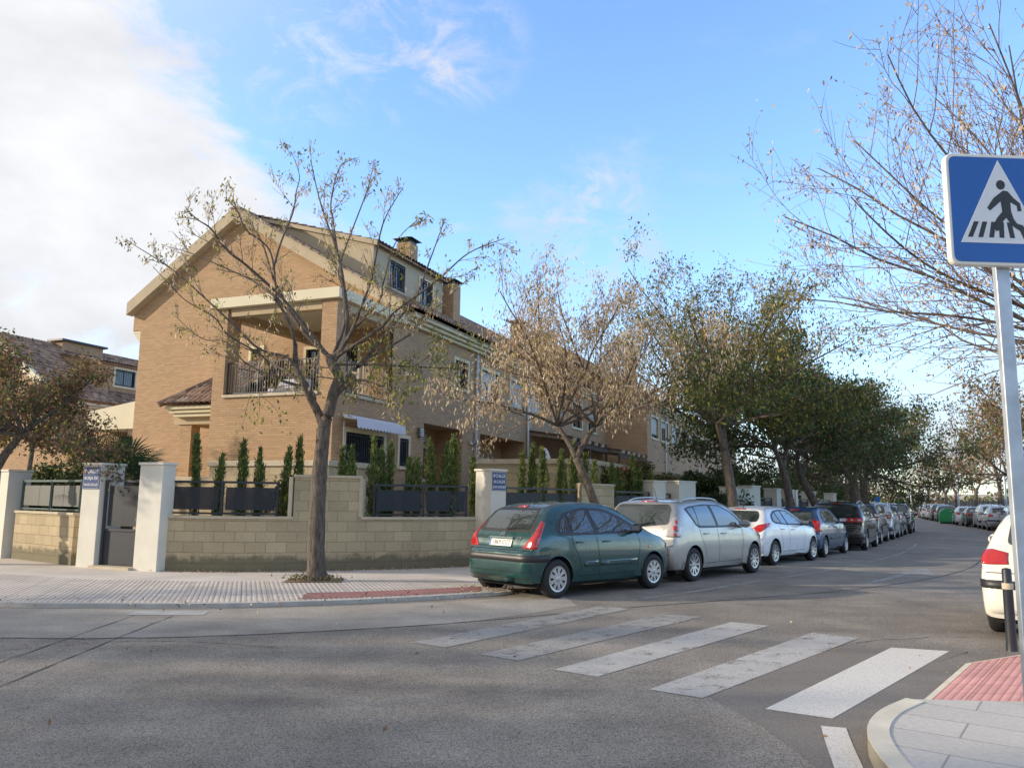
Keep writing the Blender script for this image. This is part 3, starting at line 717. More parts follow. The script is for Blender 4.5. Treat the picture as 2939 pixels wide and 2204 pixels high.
# ---------------------------------------------------------------- houses (local frame: x = s along the street side, y = v towards the left, z up)
def wall_x(m, y, x0, x1, z0, z1, holes=(), depth=.16, ny=-1, inner=True):
    """wall in the plane y=const facing ny, with rectangular holes (x0,x1,z0,z1) and reveals"""
    xs = sorted({x0, x1, *[h[0] for h in holes], *[h[1] for h in holes]}); zs = sorted({z0, z1, *[h[2] for h in holes], *[h[3] for h in holes]})
    for i in range(len(xs)-1):
        for j in range(len(zs)-1):
            cx, cz = (xs[i]+xs[i+1])/2, (zs[j]+zs[j+1])/2
            if any(h[0] < cx < h[1] and h[2] < cz < h[3] for h in holes): continue
            P = [(xs[i], y, zs[j]), (xs[i+1], y, zs[j]), (xs[i+1], y, zs[j+1]), (xs[i], y, zs[j+1])]
            m.face(P if ny < 0 else P[::-1])
    for h in holes:
        d = h[4] if len(h) > 4 else depth; yb = y-ny*d; a, b, c, e = h[:4]
        for P in ([(a, y, c), (a, yb, c), (a, yb, e), (a, y, e)], [(b, yb, c), (b, y, c), (b, y, e), (b, yb, e)], [(a, yb, e), (b, yb, e), (b, y, e), (a, y, e)], [(a, y, c), (b, y, c), (b, yb, c), (a, yb, c)]):
            m.face(P if ny < 0 else P[::-1])
        if len(h) > 5 and h[5]:
            P = [(a, yb, c), (b, yb, c), (b, yb, e), (a, yb, e)]; m.face(P if ny < 0 else P[::-1])
def rot90(m):  # swap the roles of x and y of everything in a builder (mirror), keeping faces outward
    m.v = [(y, x, z) for x, y, z in m.v]; m.f = [f[::-1] for f in m.f]
def window(parent, c0, c1, z0, z1, plane, axis='x', out=-1, trim=.10, proud=.035, style='glass', bars=0, blind=0., trimmat='cream', depth=.12):
    """window in a wall: cream surround, dark frame, pane. c0..c1 along the wall, plane = wall coordinate, out = outward sign"""
    m = MB()
    def B(mb, a0, a1, zz0, zz1, p0, p1):
        lo, hi = sorted((plane+out*p0, plane+out*p1))
        if axis == 'x': mb.box((a0, lo, zz0), (a1, hi, zz1))
        else: mb.box((lo, a0, zz0), (hi, a1, zz1))
    t = trim
    B(m, c0-t, c0, z0-t, z1+t, -.05, proud); B(m, c1, c1+t, z0-t, z1+t, -.05, proud)
    B(m, c0, c1, z1, z1+t, -.05, proud); B(m, c0, c1, z0-t, z0, -.05, proud+.02)
    w = m.build('window', trimmat, parent)
    g = MB(); B(g, c0, c1, z0, z1, -depth-.02, -depth); g.build('pane', 'glass', w)
    f = MB(); b = .045
    B(f, c0, c0+b, z0, z1, -depth, -depth+.04); B(f, c1-b, c1, z0, z1, -depth, -depth+.04); B(f, c0+b, c1-b, z1-b, z1, -depth, -depth+.04); B(f, c0+b, c1-b, z0, z0+b, -depth, -depth+.04)
    cm = (c0+c1)/2; B(f, cm-.025, cm+.025, z0+b, z1-b, -depth, -depth+.035)
    f.build('frame', 'dark', w)
    if blind:
        k = MB(); B(k, c0+.01, c1-.01, z1-(z1-z0)*blind, z1, -depth+.042, -depth+.055); k.build('blind', 'curtain', w)
    if bars:
        k = MB(); n = int(bars)
        for i in range(n):
            x = c0+(c1-c0)*(i+.5)/n; B(k, x-.009, x+.009, z0+.02, z1-.02, .02, .038)
        for z in (z0+.08, z1-.08): B(k, c0, c1, z-.012, z+.012, .018, .04)
        k.build('window_bars', 'dark', w)
    return w
def tile_surface(m, p0, du, dv, L, W, per=.21, row=.38, amp=.045, nseg=6):
    """curved roof tiles: p0 eave corner, du along the eave, dv up the slope"""
    p0, du, dv = Vector(p0), Vector(du).normalized(), Vector(dv).normalized(); n = du.cross(dv).normalized()
    if n.z < 0: n = -n
    nu = max(2, int(L/per)*nseg); nr = max(1, int(W/row)); o = len(m.v); cols = nu+1
    rows = []
    for j in range(nr):
        rows += [(j*W/nr, .035), ((j+1)*W/nr-.001, .0)]
    for (vv, h) in rows:
        for i in range(cols):
            uu = L*i/nu; ph = (i % nseg)/nseg
            a = amp*(abs(math.sin(math.pi*ph))**.8*1.25-.25)
            m.v.append(tuple(p0+du*uu+dv*vv+n*(a+h)))
    for j in range(len(rows)-1):
        for i in range(nu):
            a = o+j*cols+i; m.f.append((a, a+1, a+1+cols, a+cols)); m.mi.append(m.cur)
def cornice(m, x0, x1, y, z, out=-1, steps=((.14, .10), (.26, .10), (.38, .10)), axis='x'):
    zz = z
    for d, h in steps:
        lo, hi = sorted((y, y+out*d))
        if axis == 'x': m.box((x0, lo, zz), (x1, hi, zz+h*.86))
        else: m.box((lo, x0, zz), (hi, x1, zz+h*.86))
        lo, hi = sorted((y, y+out*(d-.05)))
        if axis == 'x': m.box((x0, lo, zz+h*.86), (x1, hi, zz+h))
        else: m.box((lo, x0, zz+h*.86), (hi, x1, zz+h))
        zz += h
    return zz
RIDGE_V, RIDGE_Z, EAVE_Z = 6.8, 11.55, 7.40
SL = (RIDGE_Z-EAVE_Z)/(RIDGE_V+.45)
def roof_z(v): return EAVE_Z+SL*(v+.45) if v <= RIDGE_V else RIDGE_Z-.655*(v-RIDGE_V)
def chimney(parent, s, v, z0, z1, w=.62, d=.62):
    m = MB(); m.box((s-w/2, v-d/2, z0), (s+w/2, v+d/2, z1)); c = m.build('chimney', 'brick', parent)
    m = MB(); m.box((s-w/2+.04, v-d/2+.04, z1), (s+w/2-.04, v+d/2-.04, z1+.16))
    a, b = w/2+.13, d/2+.13; zt = z1+.16
    for P in ([(s-a, v-b, zt), (s+a, v-b, zt), (s, v, zt+.2)], [(s+a, v-b, zt), (s+a, v+b, zt), (s, v, zt+.2)], [(s+a, v+b, zt), (s-a, v+b, zt), (s, v, zt+.2)], [(s-a, v+b, zt), (s-a, v-b, zt), (s, v, zt+.2)], [(s-a, v-b, zt), (s-a, v+b, zt), (s+a, v+b, zt), (s+a, v-b, zt)]): m.face(P)
    m.build('chimney_cowl', 'dark', c)
def drainpipe(parent, s, z0, z1, y=-.08):
    m = MB(); m.tube([(s, y, z0), (s, y, z1)], .05, 8); m.build('drainpipe', 'pipe', parent, smooth=True)
def side_block(root, s0, s1, vleft, holes, roof0, far_wall=True, seg=6):
    m = MB(); wall_x(m, 0, s0, s1, 0, 7.1, holes)
    return m
def house_main():
    root = empty('brick_house', HO, HZ, 'large tan brick gabled house with a covered balcony behind the tree with the forked trunk', 'house', 'tan brick terraced houses')
    G = 3.6; E1 = 27.4
    # --- walls
    m = MB()
    holes = [(.62, 2.62, 2.43, 3.32), (3.55, 4.12, 2.50, 3.36), (5.13, 8.03, 1.9, 3.97, 1.1, True), (9.58, 14.2, 1.9, 3.97, 1.1, True),
             (7.30, 8.36, 5.47, 6.45), (9.62, 11.21, 5.25, 6.45), (12.51, 14.10, 5.25, 6.45), (14.85, 16.45, 5.25, 6.45), (17.9, 19.5, 5.25, 6.45), (20.9, 22.5, 5.25, 6.45), (23.6, 25.2, 5.25, 6.45)]
    wall_x(m, 0, 0, E1, 0, 4.33, [h for h in holes if h[3] < 4.3])
    wall_x(m, 0, 3.0, E1, 4.33, 7.1, [h for h in holes if h[3] > 4.3])
    # projecting front volume (front plane x=0 faces -x)
    f = MB(); wall_x(f, 0, 0, 4.22, 0, 4.33); rot90(f); b = len(m.v); m.v += f.v; m.f += [tuple(i+b for i in q) for q in f.f]; m.mi += f.mi
    m.box((.001, .001, 4.33), (.52, .50, 6.94)); m.box((.001, 3.80, 4.33), (.58, 4.219, 6.94))
    m.box((3.0, .16, 4.33), (3.6, .20, 6.94)); m.face([(0, 4.22, 0), (G, 4.22, 0), (G, 4.22, 4.33), (0, 4.22, 4.33)])
    # gable wall
    VL = 11.12
    f = MB(); wins = [(3.10, 3.66, 4.33, 6.45), (1.55, 2.45, 4.33, 6.45), (5.42, 6.02, 5.05, 6.6)]
    wall_x(f, G, 0, VL, 0, 7.1, wins)
    rot90(f); b = len(m.v); m.v += f.v; m.f += [tuple(i+b for i in q) for q in f.f]; m.mi += f.mi
    m.face([(G, 0, 7.1), (G, VL, 7.1), (G, VL, roof_z(VL)-.1), (G, RIDGE_V, RIDGE_Z-.1), (G, 0, roof_z(0)-.1)][::-1])
    m.face([(G, VL, 0), (G, VL, 8.9), (E1, VL, 8.9), (E1, VL, 0)])
    m.box((G+.002, VL, 7.5), (E1, VL+.38, 8.6))
    m.build('wall', 'brick', root, fix=False)
    c = MB()  # corbel at the left eave
    for k in range(4): c.box((G+.02, VL, 7.10+.10*k), (E1, VL+.10+.09*k, 7.19+.10*k))
    c.build('corbel', 'cream', root)
    # floor and slab of the balcony
    m = MB(); m.box((0.02, .02, 4.12), (G, 4.2, 4.30)); m.build('balcony_floor', 'capc', root)
    m = MB(); m.box((-.05, -.05, 4.34), (.40, .0, 4.42)); 
    m = MB(); m.box((-.06, .50, 4.30), (.22, 3.80, 4.385)); m.box((.52, -.06, 4.30), (3.0, .22, 4.385)); bevel(m.build('balcony_sill', 'capc', root), .008)
    m = MB(); m.box((-.13, -.13, 6.94), (G+.02, 4.36, 7.24)); bevel(m.build('balcony_roof_slab', 'cream_lt', root), .01)
    for k, (a, b) in enumerate((((.05, .55, 6.70), (.30, 3.75, 6.94)), ((.55, 3.85, 6.70), (G, 4.18, 6.94)), ((.55, .03, 6.70), (3.0, .28, 6.94)))):
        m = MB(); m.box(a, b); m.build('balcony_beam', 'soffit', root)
    # balcony railings
    def rail(name, p, q, z0, z1, n):
        m = MB(); p, q = Vector(p), Vector(q)
        for z in (z0+.06, z1): m.beam(p+Vector((0, 0, z)), q+Vector((0, 0, z)), .03, .03)
        for i in range(n+1):
            r = p.lerp(q, i/n); m.tube([r+Vector((0, 0, z0)), r+Vector((0, 0, z1))], .008 if i % 12 else .02, 4)
        m.build(name, 'dark', root)
    rail('balcony_railing', (.14, .52, 0), (.14, 3.78, 0), 4.385, 5.33, 36); rail('balcony_railing', (.54, .10, 0), (2.98, .10, 0), 4.385, 5.33, 28); rail('balcony_railing', (.6, 4.1, 0), (3.55, 4.1, 0), 4.30, 5.33, 30)
    # gable windows seen behind the balcony
    for (a, b, z0, z1) in ((3.10, 3.66, 4.43, 6.35), (1.65, 2.35, 4.43, 6.35), (5.50, 5.94, 5.15, 6.5)):
        window(root, a, b, z0, z1, G, 'y', -1, .10)
    # left-over balcony furniture: air conditioner and a low sofa
    m = MB(); m.box((2.7, 3.0, 4.5), (3.05, 3.75, 5.05)); ac = bevel(m.build('air_conditioner', 'white', root), .01)
    m = MB(); m.lathe([(.20, 0), (.20, .01), (.17, .012), (.02, .014)], 20, 'x', (2.695, 3.3, 4.78)); m.build('fan_grille', 'blackp', ac)
    m = MB(); m.box((1.2, 2.1, 4.31), (1.8, 3.2, 4.72)); m.box((1.65, 2.1, 4.72), (1.85, 3.2, 5.05)); bevel(m.build('balcony_sofa', 'cloth', root), .03)
    # rake boards: thick beige band projecting from the gable
    def rake(va, vb, name):
        za, zb = roof_z(va), roof_z(vb); m = MB()
        P = [(G-.30, va, za+.10), (G-.30, vb, zb+.10), (G-.30, vb, zb-.36), (G-.30, va, za-.36)]
        m.slab(P, (.32, 0, 0)); m.build(name, 'beige', root)
    rake(-.12, RIDGE_V, 'gable_fascia'); rake(RIDGE_V, VL+.46, 'gable_fascia')
    # roof
    rf = MB(); dv = (0, RIDGE_V+.5, RIDGE_Z-EAVE_Z+.05); W = math.hypot(RIDGE_V+.62, RIDGE_Z-EAVE_Z+.07)
    tile_surface(rf, (G-.36, -.56, EAVE_Z-.03), (1, 0, 0), (0, 1, SL), E1-G+.3, W, nseg=6)
    rf.box((G-.34, RIDGE_V-.2, RIDGE_Z-.02), (E1, RIDGE_V+.2, RIDGE_Z+.05))
    rf.slab([(G-.2, RIDGE_V, RIDGE_Z+.03), (E1, RIDGE_V, RIDGE_Z+.03), (E1, VL+.44, roof_z(VL+.44)+.03), (G-.2, VL+.44, roof_z(VL+.44)+.03)], (0, 0, -.1))
    roof = rf.build('roof', 'tile', root, smooth=False)
    m = MB(); m.slab([(G, -.4, EAVE_Z-.04), (E1, -.4, EAVE_Z-.04), (E1, RIDGE_V, RIDGE_Z-.09), (G, RIDGE_V, RIDGE_Z-.09)], (0, 0, -.05)); m.build('roof_deck', 'tile', root)
    m = MB(); zt = cornice(m, G+.05, E1, 0, 6.98, -1, ((.16, .11), (.28, .11), (.40, .11))); m.box((G+.05, -.40, zt), (E1, 0, EAVE_Z-.05)); bevel(m.build('cornice', 'cream', root), .006, 1)
    # dormer storey
    d0, d1, vd = 4.2, 9.25, 1.6
    m = MB(); wall_x(m, vd, d0, d1, 7.8, 10.0, [(5.25, 6.30, 8.75, 9.72), (7.42, 8.42, 8.60, 9.62)])
    m.face([(d0, vd, 7.8), (d0, vd, 10.0), (d0, 6.6, 11.45), (d0, 6.6, 10.5)]); m.face([(d1, vd, 7.8), (d1, 6.6, 10.5), (d1, 6.6, 11.45), (d1, vd, 10.0)])
    dm = m.build('dormer', 'beige', root, fix=False)
    window(dm, 5.25, 6.30, 8.75, 9.72, vd, 'x', -1, .08, .03, bars=9, trimmat='beige'); window(dm, 7.42, 8.42, 8.60, 9.62, vd, 'x', -1, .08, .03, bars=9, trimmat='cream')
    m = MB(); m.box((d0-.1, vd-.16, 8.28), (d1+.9, vd-.02, 8.46)); m.build('dormer_ledge', 'beige', dm)
    m = MB(); tile_surface(m, (d0-.12, vd-.22, 10.0), (1, 0, 0), (0, 1, .295), d1-d0+.24, 5.9); m.slab([(d0-.1, vd-.2, 9.98), (d1+.1, vd-.2, 9.98), (d1+.1, 6.7, 11.48), (d0-.1, 6.7, 11.48)], (0, 0, -.06)); m.build('dormer_roof', 'tile', dm)
    m = MB(); m.slab([(d0-.13, vd-.2, 10.02), (d0-.13, 6.7, 11.52), (d0-.13, 6.7, 11.40), (d0-.13, vd-.2, 9.86)], (.13, 0, 0)); m.build('dormer_verge', 'beige', dm)
    chimney(root, 9.0, 3.1, 9.5, 11.55, .62, .62); chimney(root, 10.1, 1.65, 8.2, 10.0, .62, .55); chimney(root, 18.3, 2.0, 8.5, 10.1, .6, .6); chimney(root, 24.0, 2.6, 8.9, 10.6, .6, .6)
    # satellite dish on the left slope
    m = MB(); m.tube([(G+.6, 10.35, 9.1), (G+.6, 10.35, 9.8)], .025, 6); dpole = m.build('dish_mast', 'galv', root)
    m = MB(); m.lathe([(0, .06), (.15, .045), (.27, .0), (.275, -.01), (.15, .03), (0, .045)], 20, 'x', (G+.5, 10.3, 9.75)); m.build('satellite_dish', 'white', dpole, smooth=True)
    # side windows, upper floor
    for i, (a, b) in enumerate(((7.30, 8.36), (9.62, 11.21), (12.51, 14.10), (14.85, 16.45), (17.9, 19.5), (20.9, 22.5), (23.6, 25.2))):
        z0 = 5.47 if i == 0 else 5.25
        window(root, a, b, z0, 6.45, 0, 'x', -1, .11, .035, blind=(0, .38, .9, .9, .85, 0, .5)[i], depth=.14)
    # ground floor
    window(root, .62, 2.62, 2.43, 3.32, 0, 'x', -1, .13, .04, bars=18); window(root, 3.55, 4.12, 2.50, 3.36, 0, 'x', -1, .10, .04, bars=5)
    window(root, 6.1, 7.75, 2.2, 3.30, 1.1, 'x', -1, .10, .03, bars=10); window(root, 9.8, 10.5, 2.1, 3.2, 1.1, 'x', -1, .10, .03, bars=4); window(root, 10.8, 12.6, 2.1, 3.1, 1.1, 'x', -1, .10, .03)
    drainpipe(root, 9.05, 1.6, 6.9); drainpipe(root, 14.42, 1.6, 6.9)
    for s, v in ((4.78, -.06), (7.0, 1.04)):
        m = MB(); m.box((s-.10, v-.06, 3.48), (s+.10, v+.06, 3.78))
        lamp = m.build('wall_lamp', 'greymesh', root); k = MB()
        for q in range(5): k.box((s-.11, v-.085, 3.51+q*.053), (s+.11, v-.05, 3.535+q*.053))
        k.build('lamp_louvre', 'white', lamp)
    m = MB(); m.lathe([(.09, 0), (.075, .03), (.035, .09), (.03, .22)], 14, 'x', (8.55, -.16, 3.58)); cm_ = m.build('floodlight', 'white', root, smooth=True)
    m = MB(); m.box((8.77, -.20, 3.53), (8.88, 0, 3.63)); m.build('floodlight_arm', 'blackp', cm_)
    # awning rolled out a little over the ground floor window
    a = MB(); a.tube([(.34, -.13, 3.72), (3.05, -.13, 3.72)], .055, 8); aw = a.build('awning_roller', 'white', root, smooth=True)
    a = MB(); n = 15; L = 2.62; x0 = .42; sc = []
    a.face([(x0, -.13, 3.775), (x0+L, -.13, 3.775), (x0+L, -.50, 3.66), (x0, -.50, 3.66)])
    for k in range(n):
        xa = x0+L*k/n; xb = x0+L*(k+1)/n; xm = (xa+xb)/2
        a.face([(xa, -.50, 3.66), (xb, -.50, 3.66), (xb, -.515, 3.44), ((xm+xb)/2, -.516, 3.40), (xm, -.517, 3.385), ((xm+xa)/2, -.516, 3.40), (xa, -.515, 3.44)])
    cl = a.build('awning_cloth', 'awn', aw); so_ = cl.modifiers.new('s', 'SOLIDIFY'); so_.thickness = .006
    a = MB()
    for x in (.40, 3.0): a = MB(); a.tube([(x, -.1, 3.70), (x, -.48, 3.65)], .02, 6); a.build('awning_arm', 'white', aw)
    a = MB(); a.tube([(.47, -.05, 2.45), (.47, -.05, 3.6)], .012, 6); a.build('awning_strap', 'white', aw)
    # porch in the angle between the gable and the balcony volume
    pu, pl = .95, 6.85
    m = MB(); z = 3.92
    for k in range(3):
        d = .10*k; m.box((pu-d*.8, 4.23, z+.11*k), (3.6, pl-.28+d, z+.11*k+.10)); m.box((pu-d*.8+.04, 4.23, z+.11*k+.10), (3.6, pl-.32+d, z+.11*k+.11))
    porch = bevel(m.build('porch_cornice', 'cream', root), .006, 1)
    m = MB(); e = (pu-.28, pl+.02, 4.26); tile_surface(m, (pu-.30, 4.23, 4.27), (0, 1, 0), (1, 0, .68), 2.75, 3.4, per=.20, row=.34)
    # hip cut: keep only what lies on the right side of the hip line
    keep = [];
    def hipok(p): return p[1] <= pl+.12-(p[0]-(pu-.30))*.62
    m2 = MB(); m2.v = m.v; m2.f = [f for f in m.f if all(hipok(m.v[i]) for i in f)]; m2.mi = [0]*len(m2.f)
    m2.build('porch_tiles', 'tile', porch)
    m = MB(); a = Vector((pu-.28, pl+.08, 4.28)); b = Vector((3.58, pl+.12-(3.58-pu+.3)*.62, 4.27+.68*(3.58-pu+.3))); m.tube([a, b], .10, 8); m.face([a, b, (3.6, pl+.08, 4.28)]); m.build('hip_tiles', 'tile', porch)
    m = MB(); m.box((pu+.25, 6.05, 0), (pu+.62, 6.50, 3.70)); m.build('porch_pillar', 'brick', porch)
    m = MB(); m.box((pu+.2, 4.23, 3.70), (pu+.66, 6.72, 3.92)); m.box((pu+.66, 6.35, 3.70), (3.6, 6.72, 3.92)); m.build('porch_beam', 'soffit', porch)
    # timber verandas on the street side
    for s0, s1, out, z in ((14.7, 20.6, 2.0, 4.25), (20.7, 26.6, 2.6, 4.05)):
        m = MB(); m.slab([(s0, 0, z+.30), (s1, 0, z+.30), (s1, -out, z), (s0, -out, z)], (0, 0, -.09)); ve = m.build('veranda_roof', 'brown_w', root)
        for k in range(int((s1-s0)/.55)):
            x = s0+.2+k*.55; q = MB(); q.beam((x, 0, z+.16), (x, -out-.12, z-.13), .09, .15); q.build('veranda_rafter', 'brown_w' if k % 2 else 'capc', ve)
        m = MB(); m.box((s0, -out+.05, z-.40), (s1, -out+.17, z-.20))
        for x in (s0+.1, (s0+s1)/2, s1-.1): m.box((x-.06, -out+.05, 1.0), (x+.06, -out+.17, z-.40))
        m.build('veranda_post', 'brown_w', ve)
    return root
house_main()
def house_row(name_label, s_shift, v_shift, length, wins, gable_left=9.0, detail=True):
    root = empty('brick_house', hp(s_shift, v_shift), HZ, name_label, 'house', 'tan brick terraced houses')
    m = MB(); wall_x(m, 0, 0, length, 0, 7.1, [(a, b, 5.25, 6.45) for a, b in wins])
    m.face([(0, 0, 0), (0, gable_left, 0), (0, gable_left, roof_z(gable_left)-.1), (0, RIDGE_V, RIDGE_Z-.1), (0, 0, roof_z(0)-.1)][::-1]); m.face([(length, 0, 0), (length, gable_left, 0), (length, gable_left, roof_z(gable_left)-.1), (length, RIDGE_V, RIDGE_Z-.1), (length, 0, roof_z(0)-.1)])
    m.build('wall', 'brick', root, fix=False)
    for va, vb in ((-.12, RIDGE_V), (RIDGE_V, gable_left+.5)):
        m = MB(); m.slab([(-.30, va, roof_z(va)+.02), (-.30, vb, roof_z(vb)+.02), (-.30, vb, roof_z(vb)-.42), (-.30, va, roof_z(va)-.42)], (.32, 0, 0)); m.build('gable_fascia', 'beige', root)
    m = MB(); tile_surface(m, (-.33, -.56, EAVE_Z-.03), (1, 0, 0), (0, 1, SL), length+.4, math.hypot(RIDGE_V+.6, RIDGE_Z-EAVE_Z+.07), nseg=4)
    m.slab([(-.33, RIDGE_V, RIDGE_Z), (length, RIDGE_V, RIDGE_Z), (length, gable_left+.5, roof_z(gable_left+.5)), (-.33, gable_left+.5, roof_z(gable_left+.5))], (0, 0, -.1)); m.slab([(0, -.4, EAVE_Z-.04), (length, -.4, EAVE_Z-.04), (length, RIDGE_V, RIDGE_Z-.09), (0, RIDGE_V, RIDGE_Z-.09)], (0, 0, -.05)); m.build('roof', 'tile', root)
    m = MB(); zt = cornice(m, .05, length, 0, 6.98, -1, ((.16, .11), (.28, .11), (.40, .11))); m.box((.05, -.40, zt), (length, 0, EAVE_Z-.05)); m.build('cornice', 'cream', root)
    for i, (a, b) in enumerate(wins): window(root, a, b, 5.25, 6.45, 0, 'x', -1, .11, .035, blind=(.8, .3, .9, 0)[i % 4], depth=.14)
    return root
b2 = house_row('second tan brick house block along the street, partly hidden by the green street trees', 27.4, -2.4, 42, [(1.1, 3.0), (4.0, 6.0), (7.3, 9.2), (10.6, 12.6), (14, 16), (19, 21), (22.5, 24.5), (26, 28), (30, 32), (34, 36)])
for s, v in ((6, 2.4), (20, 2.4)): chimney(b2, s, v, 8.8, 10.6, .6, .6)
for s in (4.9, 17.5): drainpipe(b2, s, 1.5, 6.9)
# the neighbouring house at the far left
def left_house():
    V0 = 27.2
    root = empty('brick_house', hp(13.2, V0), HZ, 'smaller brick house with tiled roof and dormer behind the left hand tree', 'house', 'tan brick terraced houses')
    L = 24.0; ev, rz = 6.85, 10.9; sl = (rz-ev)/6.4
    m = MB(); wall_x(m, 0, 0, L, 0, 6.4); m.face([(0, 0, 0), (0, 11, 0), (0, 11, ev), (0, 6, rz-.1), (0, 0, ev)][::-1]); m.build('wall', 'brick', root, fix=False)
    m = MB(); cornice(m, -.1, L, 0, 6.2, -1, ((.16, .14), (.30, .14), (.44, .14))); m.build('cornice', 'cream', root)
    m = MB(); tile_surface(m, (-.2, -.6, ev-.15), (1, 0, 0), (0, 1, sl), L, math.hypot(6.6, rz-ev+.15), nseg=4); m.slab([(-.2, 6, rz), (L, 6, rz), (L, 11.5, ev), (-.2, 11.5, ev)], (0, 0, -.1)); m.build('roof', 'tile', root)
    for va, vb, za, zb in ((-.5, 6, ev-.1, rz+.03), (6, 11.6, rz+.03, ev-.1)):
        m = MB(); m.slab([(-.45, va, za), (-.45, vb, zb), (-.45, vb, zb-.5), (-.45, va, za-.5)], (.3, 0, 0)); m.build('gable_fascia', 'cream_lt', root)
    m = MB(); d0, d1 = 3.2, 12.0; wall_x(m, .9, d0, d1, 7.3, 9.35, [(4.25, 5.75, 8.05, 9.05)]); m.face([(d0, .9, 7.3), (d0, .9, 9.35), (d0, 4.9, 10.1), (d0, 4.9, 9.9)])
    dm = m.build('dormer', 'brick', root, fix=False); window(dm, 4.25, 5.75, 8.05, 9.05, .9, 'x', -1, .13, .04, bars=9)
    m = MB(); tile_surface(m, (d0-.15, .65, 9.35), (1, 0, 0), (0, 1, .18), d1-d0, 4.6, nseg=4); m.slab([(d0-.1, .7, 9.33), (d1, .7, 9.33), (d1, 4.9, 10.1), (d0-.1, 4.9, 10.1)], (0, 0, -.06)); m.build('dormer_roof', 'tile', dm)
    m = MB(); m.box((3.9, 5.2, 10.2), (6.9, 6.2, 11.0)); ch = m.build('chimney', 'brick', root); m = MB(); m.box((3.7, 5.0, 11.0), (7.1, 6.4, 11.12)); m.build('chimney_cowl', 'dark', ch)
left_house()
def side_annex():
    root = empty('house_annex', hp(8, 11.36), HZ, 'pale cream rendered annex joining the brick house on its left side', 'annex')
    m = MB(); m.slab([(0, .01, 4.35), (0, 7.4, 4.35), (0, 7.4, 5.15), (0, .01, 6.2)], (3.0, 0, 0)); m.build('upper_wall', 'cream_lt', root)
    m = MB(); m.box((1.2, .01, 0), (1.4, 4.2, 4.34)); m.box((1.2, 6.4, 0), (1.4, 9.4, 4.34)); m.box((.2, 3.9, 0), (.6, 4.3, 4.34)); m.build('lower_wall', 'brick', root)
    m = MB(); m.box((.9, 4.3, 3.3), (1.0, 6.4, 4.1)); m.build('shade_cloth', 'hedge', root)
side_annex()
m = MB(); wall_x(m, 0, 0, 16, 0, 3.1); bw = m.build('garden_wall', 'brick', fix=False); bw.location = hp(4.5, 12.5); bw.rotation_euler = (0, 0, HZ+R(90)); tag(bw, 'tan brick garden wall behind the small bare tree at the far left', 'wall')
so_ = bw.modifiers.new('s', 'SOLIDIFY'); so_.thickness = .25
# blue awning and stone piers deeper along the street
def blue_awning():
    root = empty('patio_awning', hp(19.0, -6.9, 0), HZ, 'blue and white patio awning above the gate behind the silver car', 'awning')
    m = MB(); m.slab([(0, 4.0, 3.1), (4.6, 4.0, 3.1), (4.6, 0, 2.55), (0, 0, 2.55)], (0, 0, -.02)); m.build('awning_cloth', 'awn', root)
    m = MB(); m.slab([(0, -.01, 2.56), (4.6, -.01, 2.56), (4.6, -.01, 2.30), (0, -.01, 2.30)], (0, .015, 0)); m.build('valance', 'blue', root)
    m = MB()
    for x in (.05, 4.55): m.tube([(x, .05, 0), (x, .05, 2.5)], .03, 6)
    m.build('awning_post', 'galv', root)
blue_awning()
# closed white parasol on the terrace
ps = hp(6.0, -3.9); m = MB(); m.lathe([(.015, 1.0), (.02, 3.17)], 8); pr = m.build('parasol', 'white'); pr.location = (ps.x, ps.y, 0); tag(pr, 'closed white parasol standing on the terrace between the cypresses', 'parasol')
m = MB(); n = 20; prof = [(.13, 2.25), (.135, 2.6), (.165, 2.86), (.12, 3.02), (.06, 3.13), (.01, 3.18)]
o = 0
for (r, h) in prof:
    for k in range(n):
        t = 2*math.pi*k/n; rr = r*(1+.14*math.cos(5*t)); m.v.append((rr*math.cos(t), rr*math.sin(t), h))
for i in range(len(prof)-1):
    for k in range(n): a, b = i*n+k, i*n+(k+1) % n; m.f.append((a, b, b+n, a+n)); m.mi.append(0)
m.build('parasol_cover', 'cloth', pr, smooth=True)
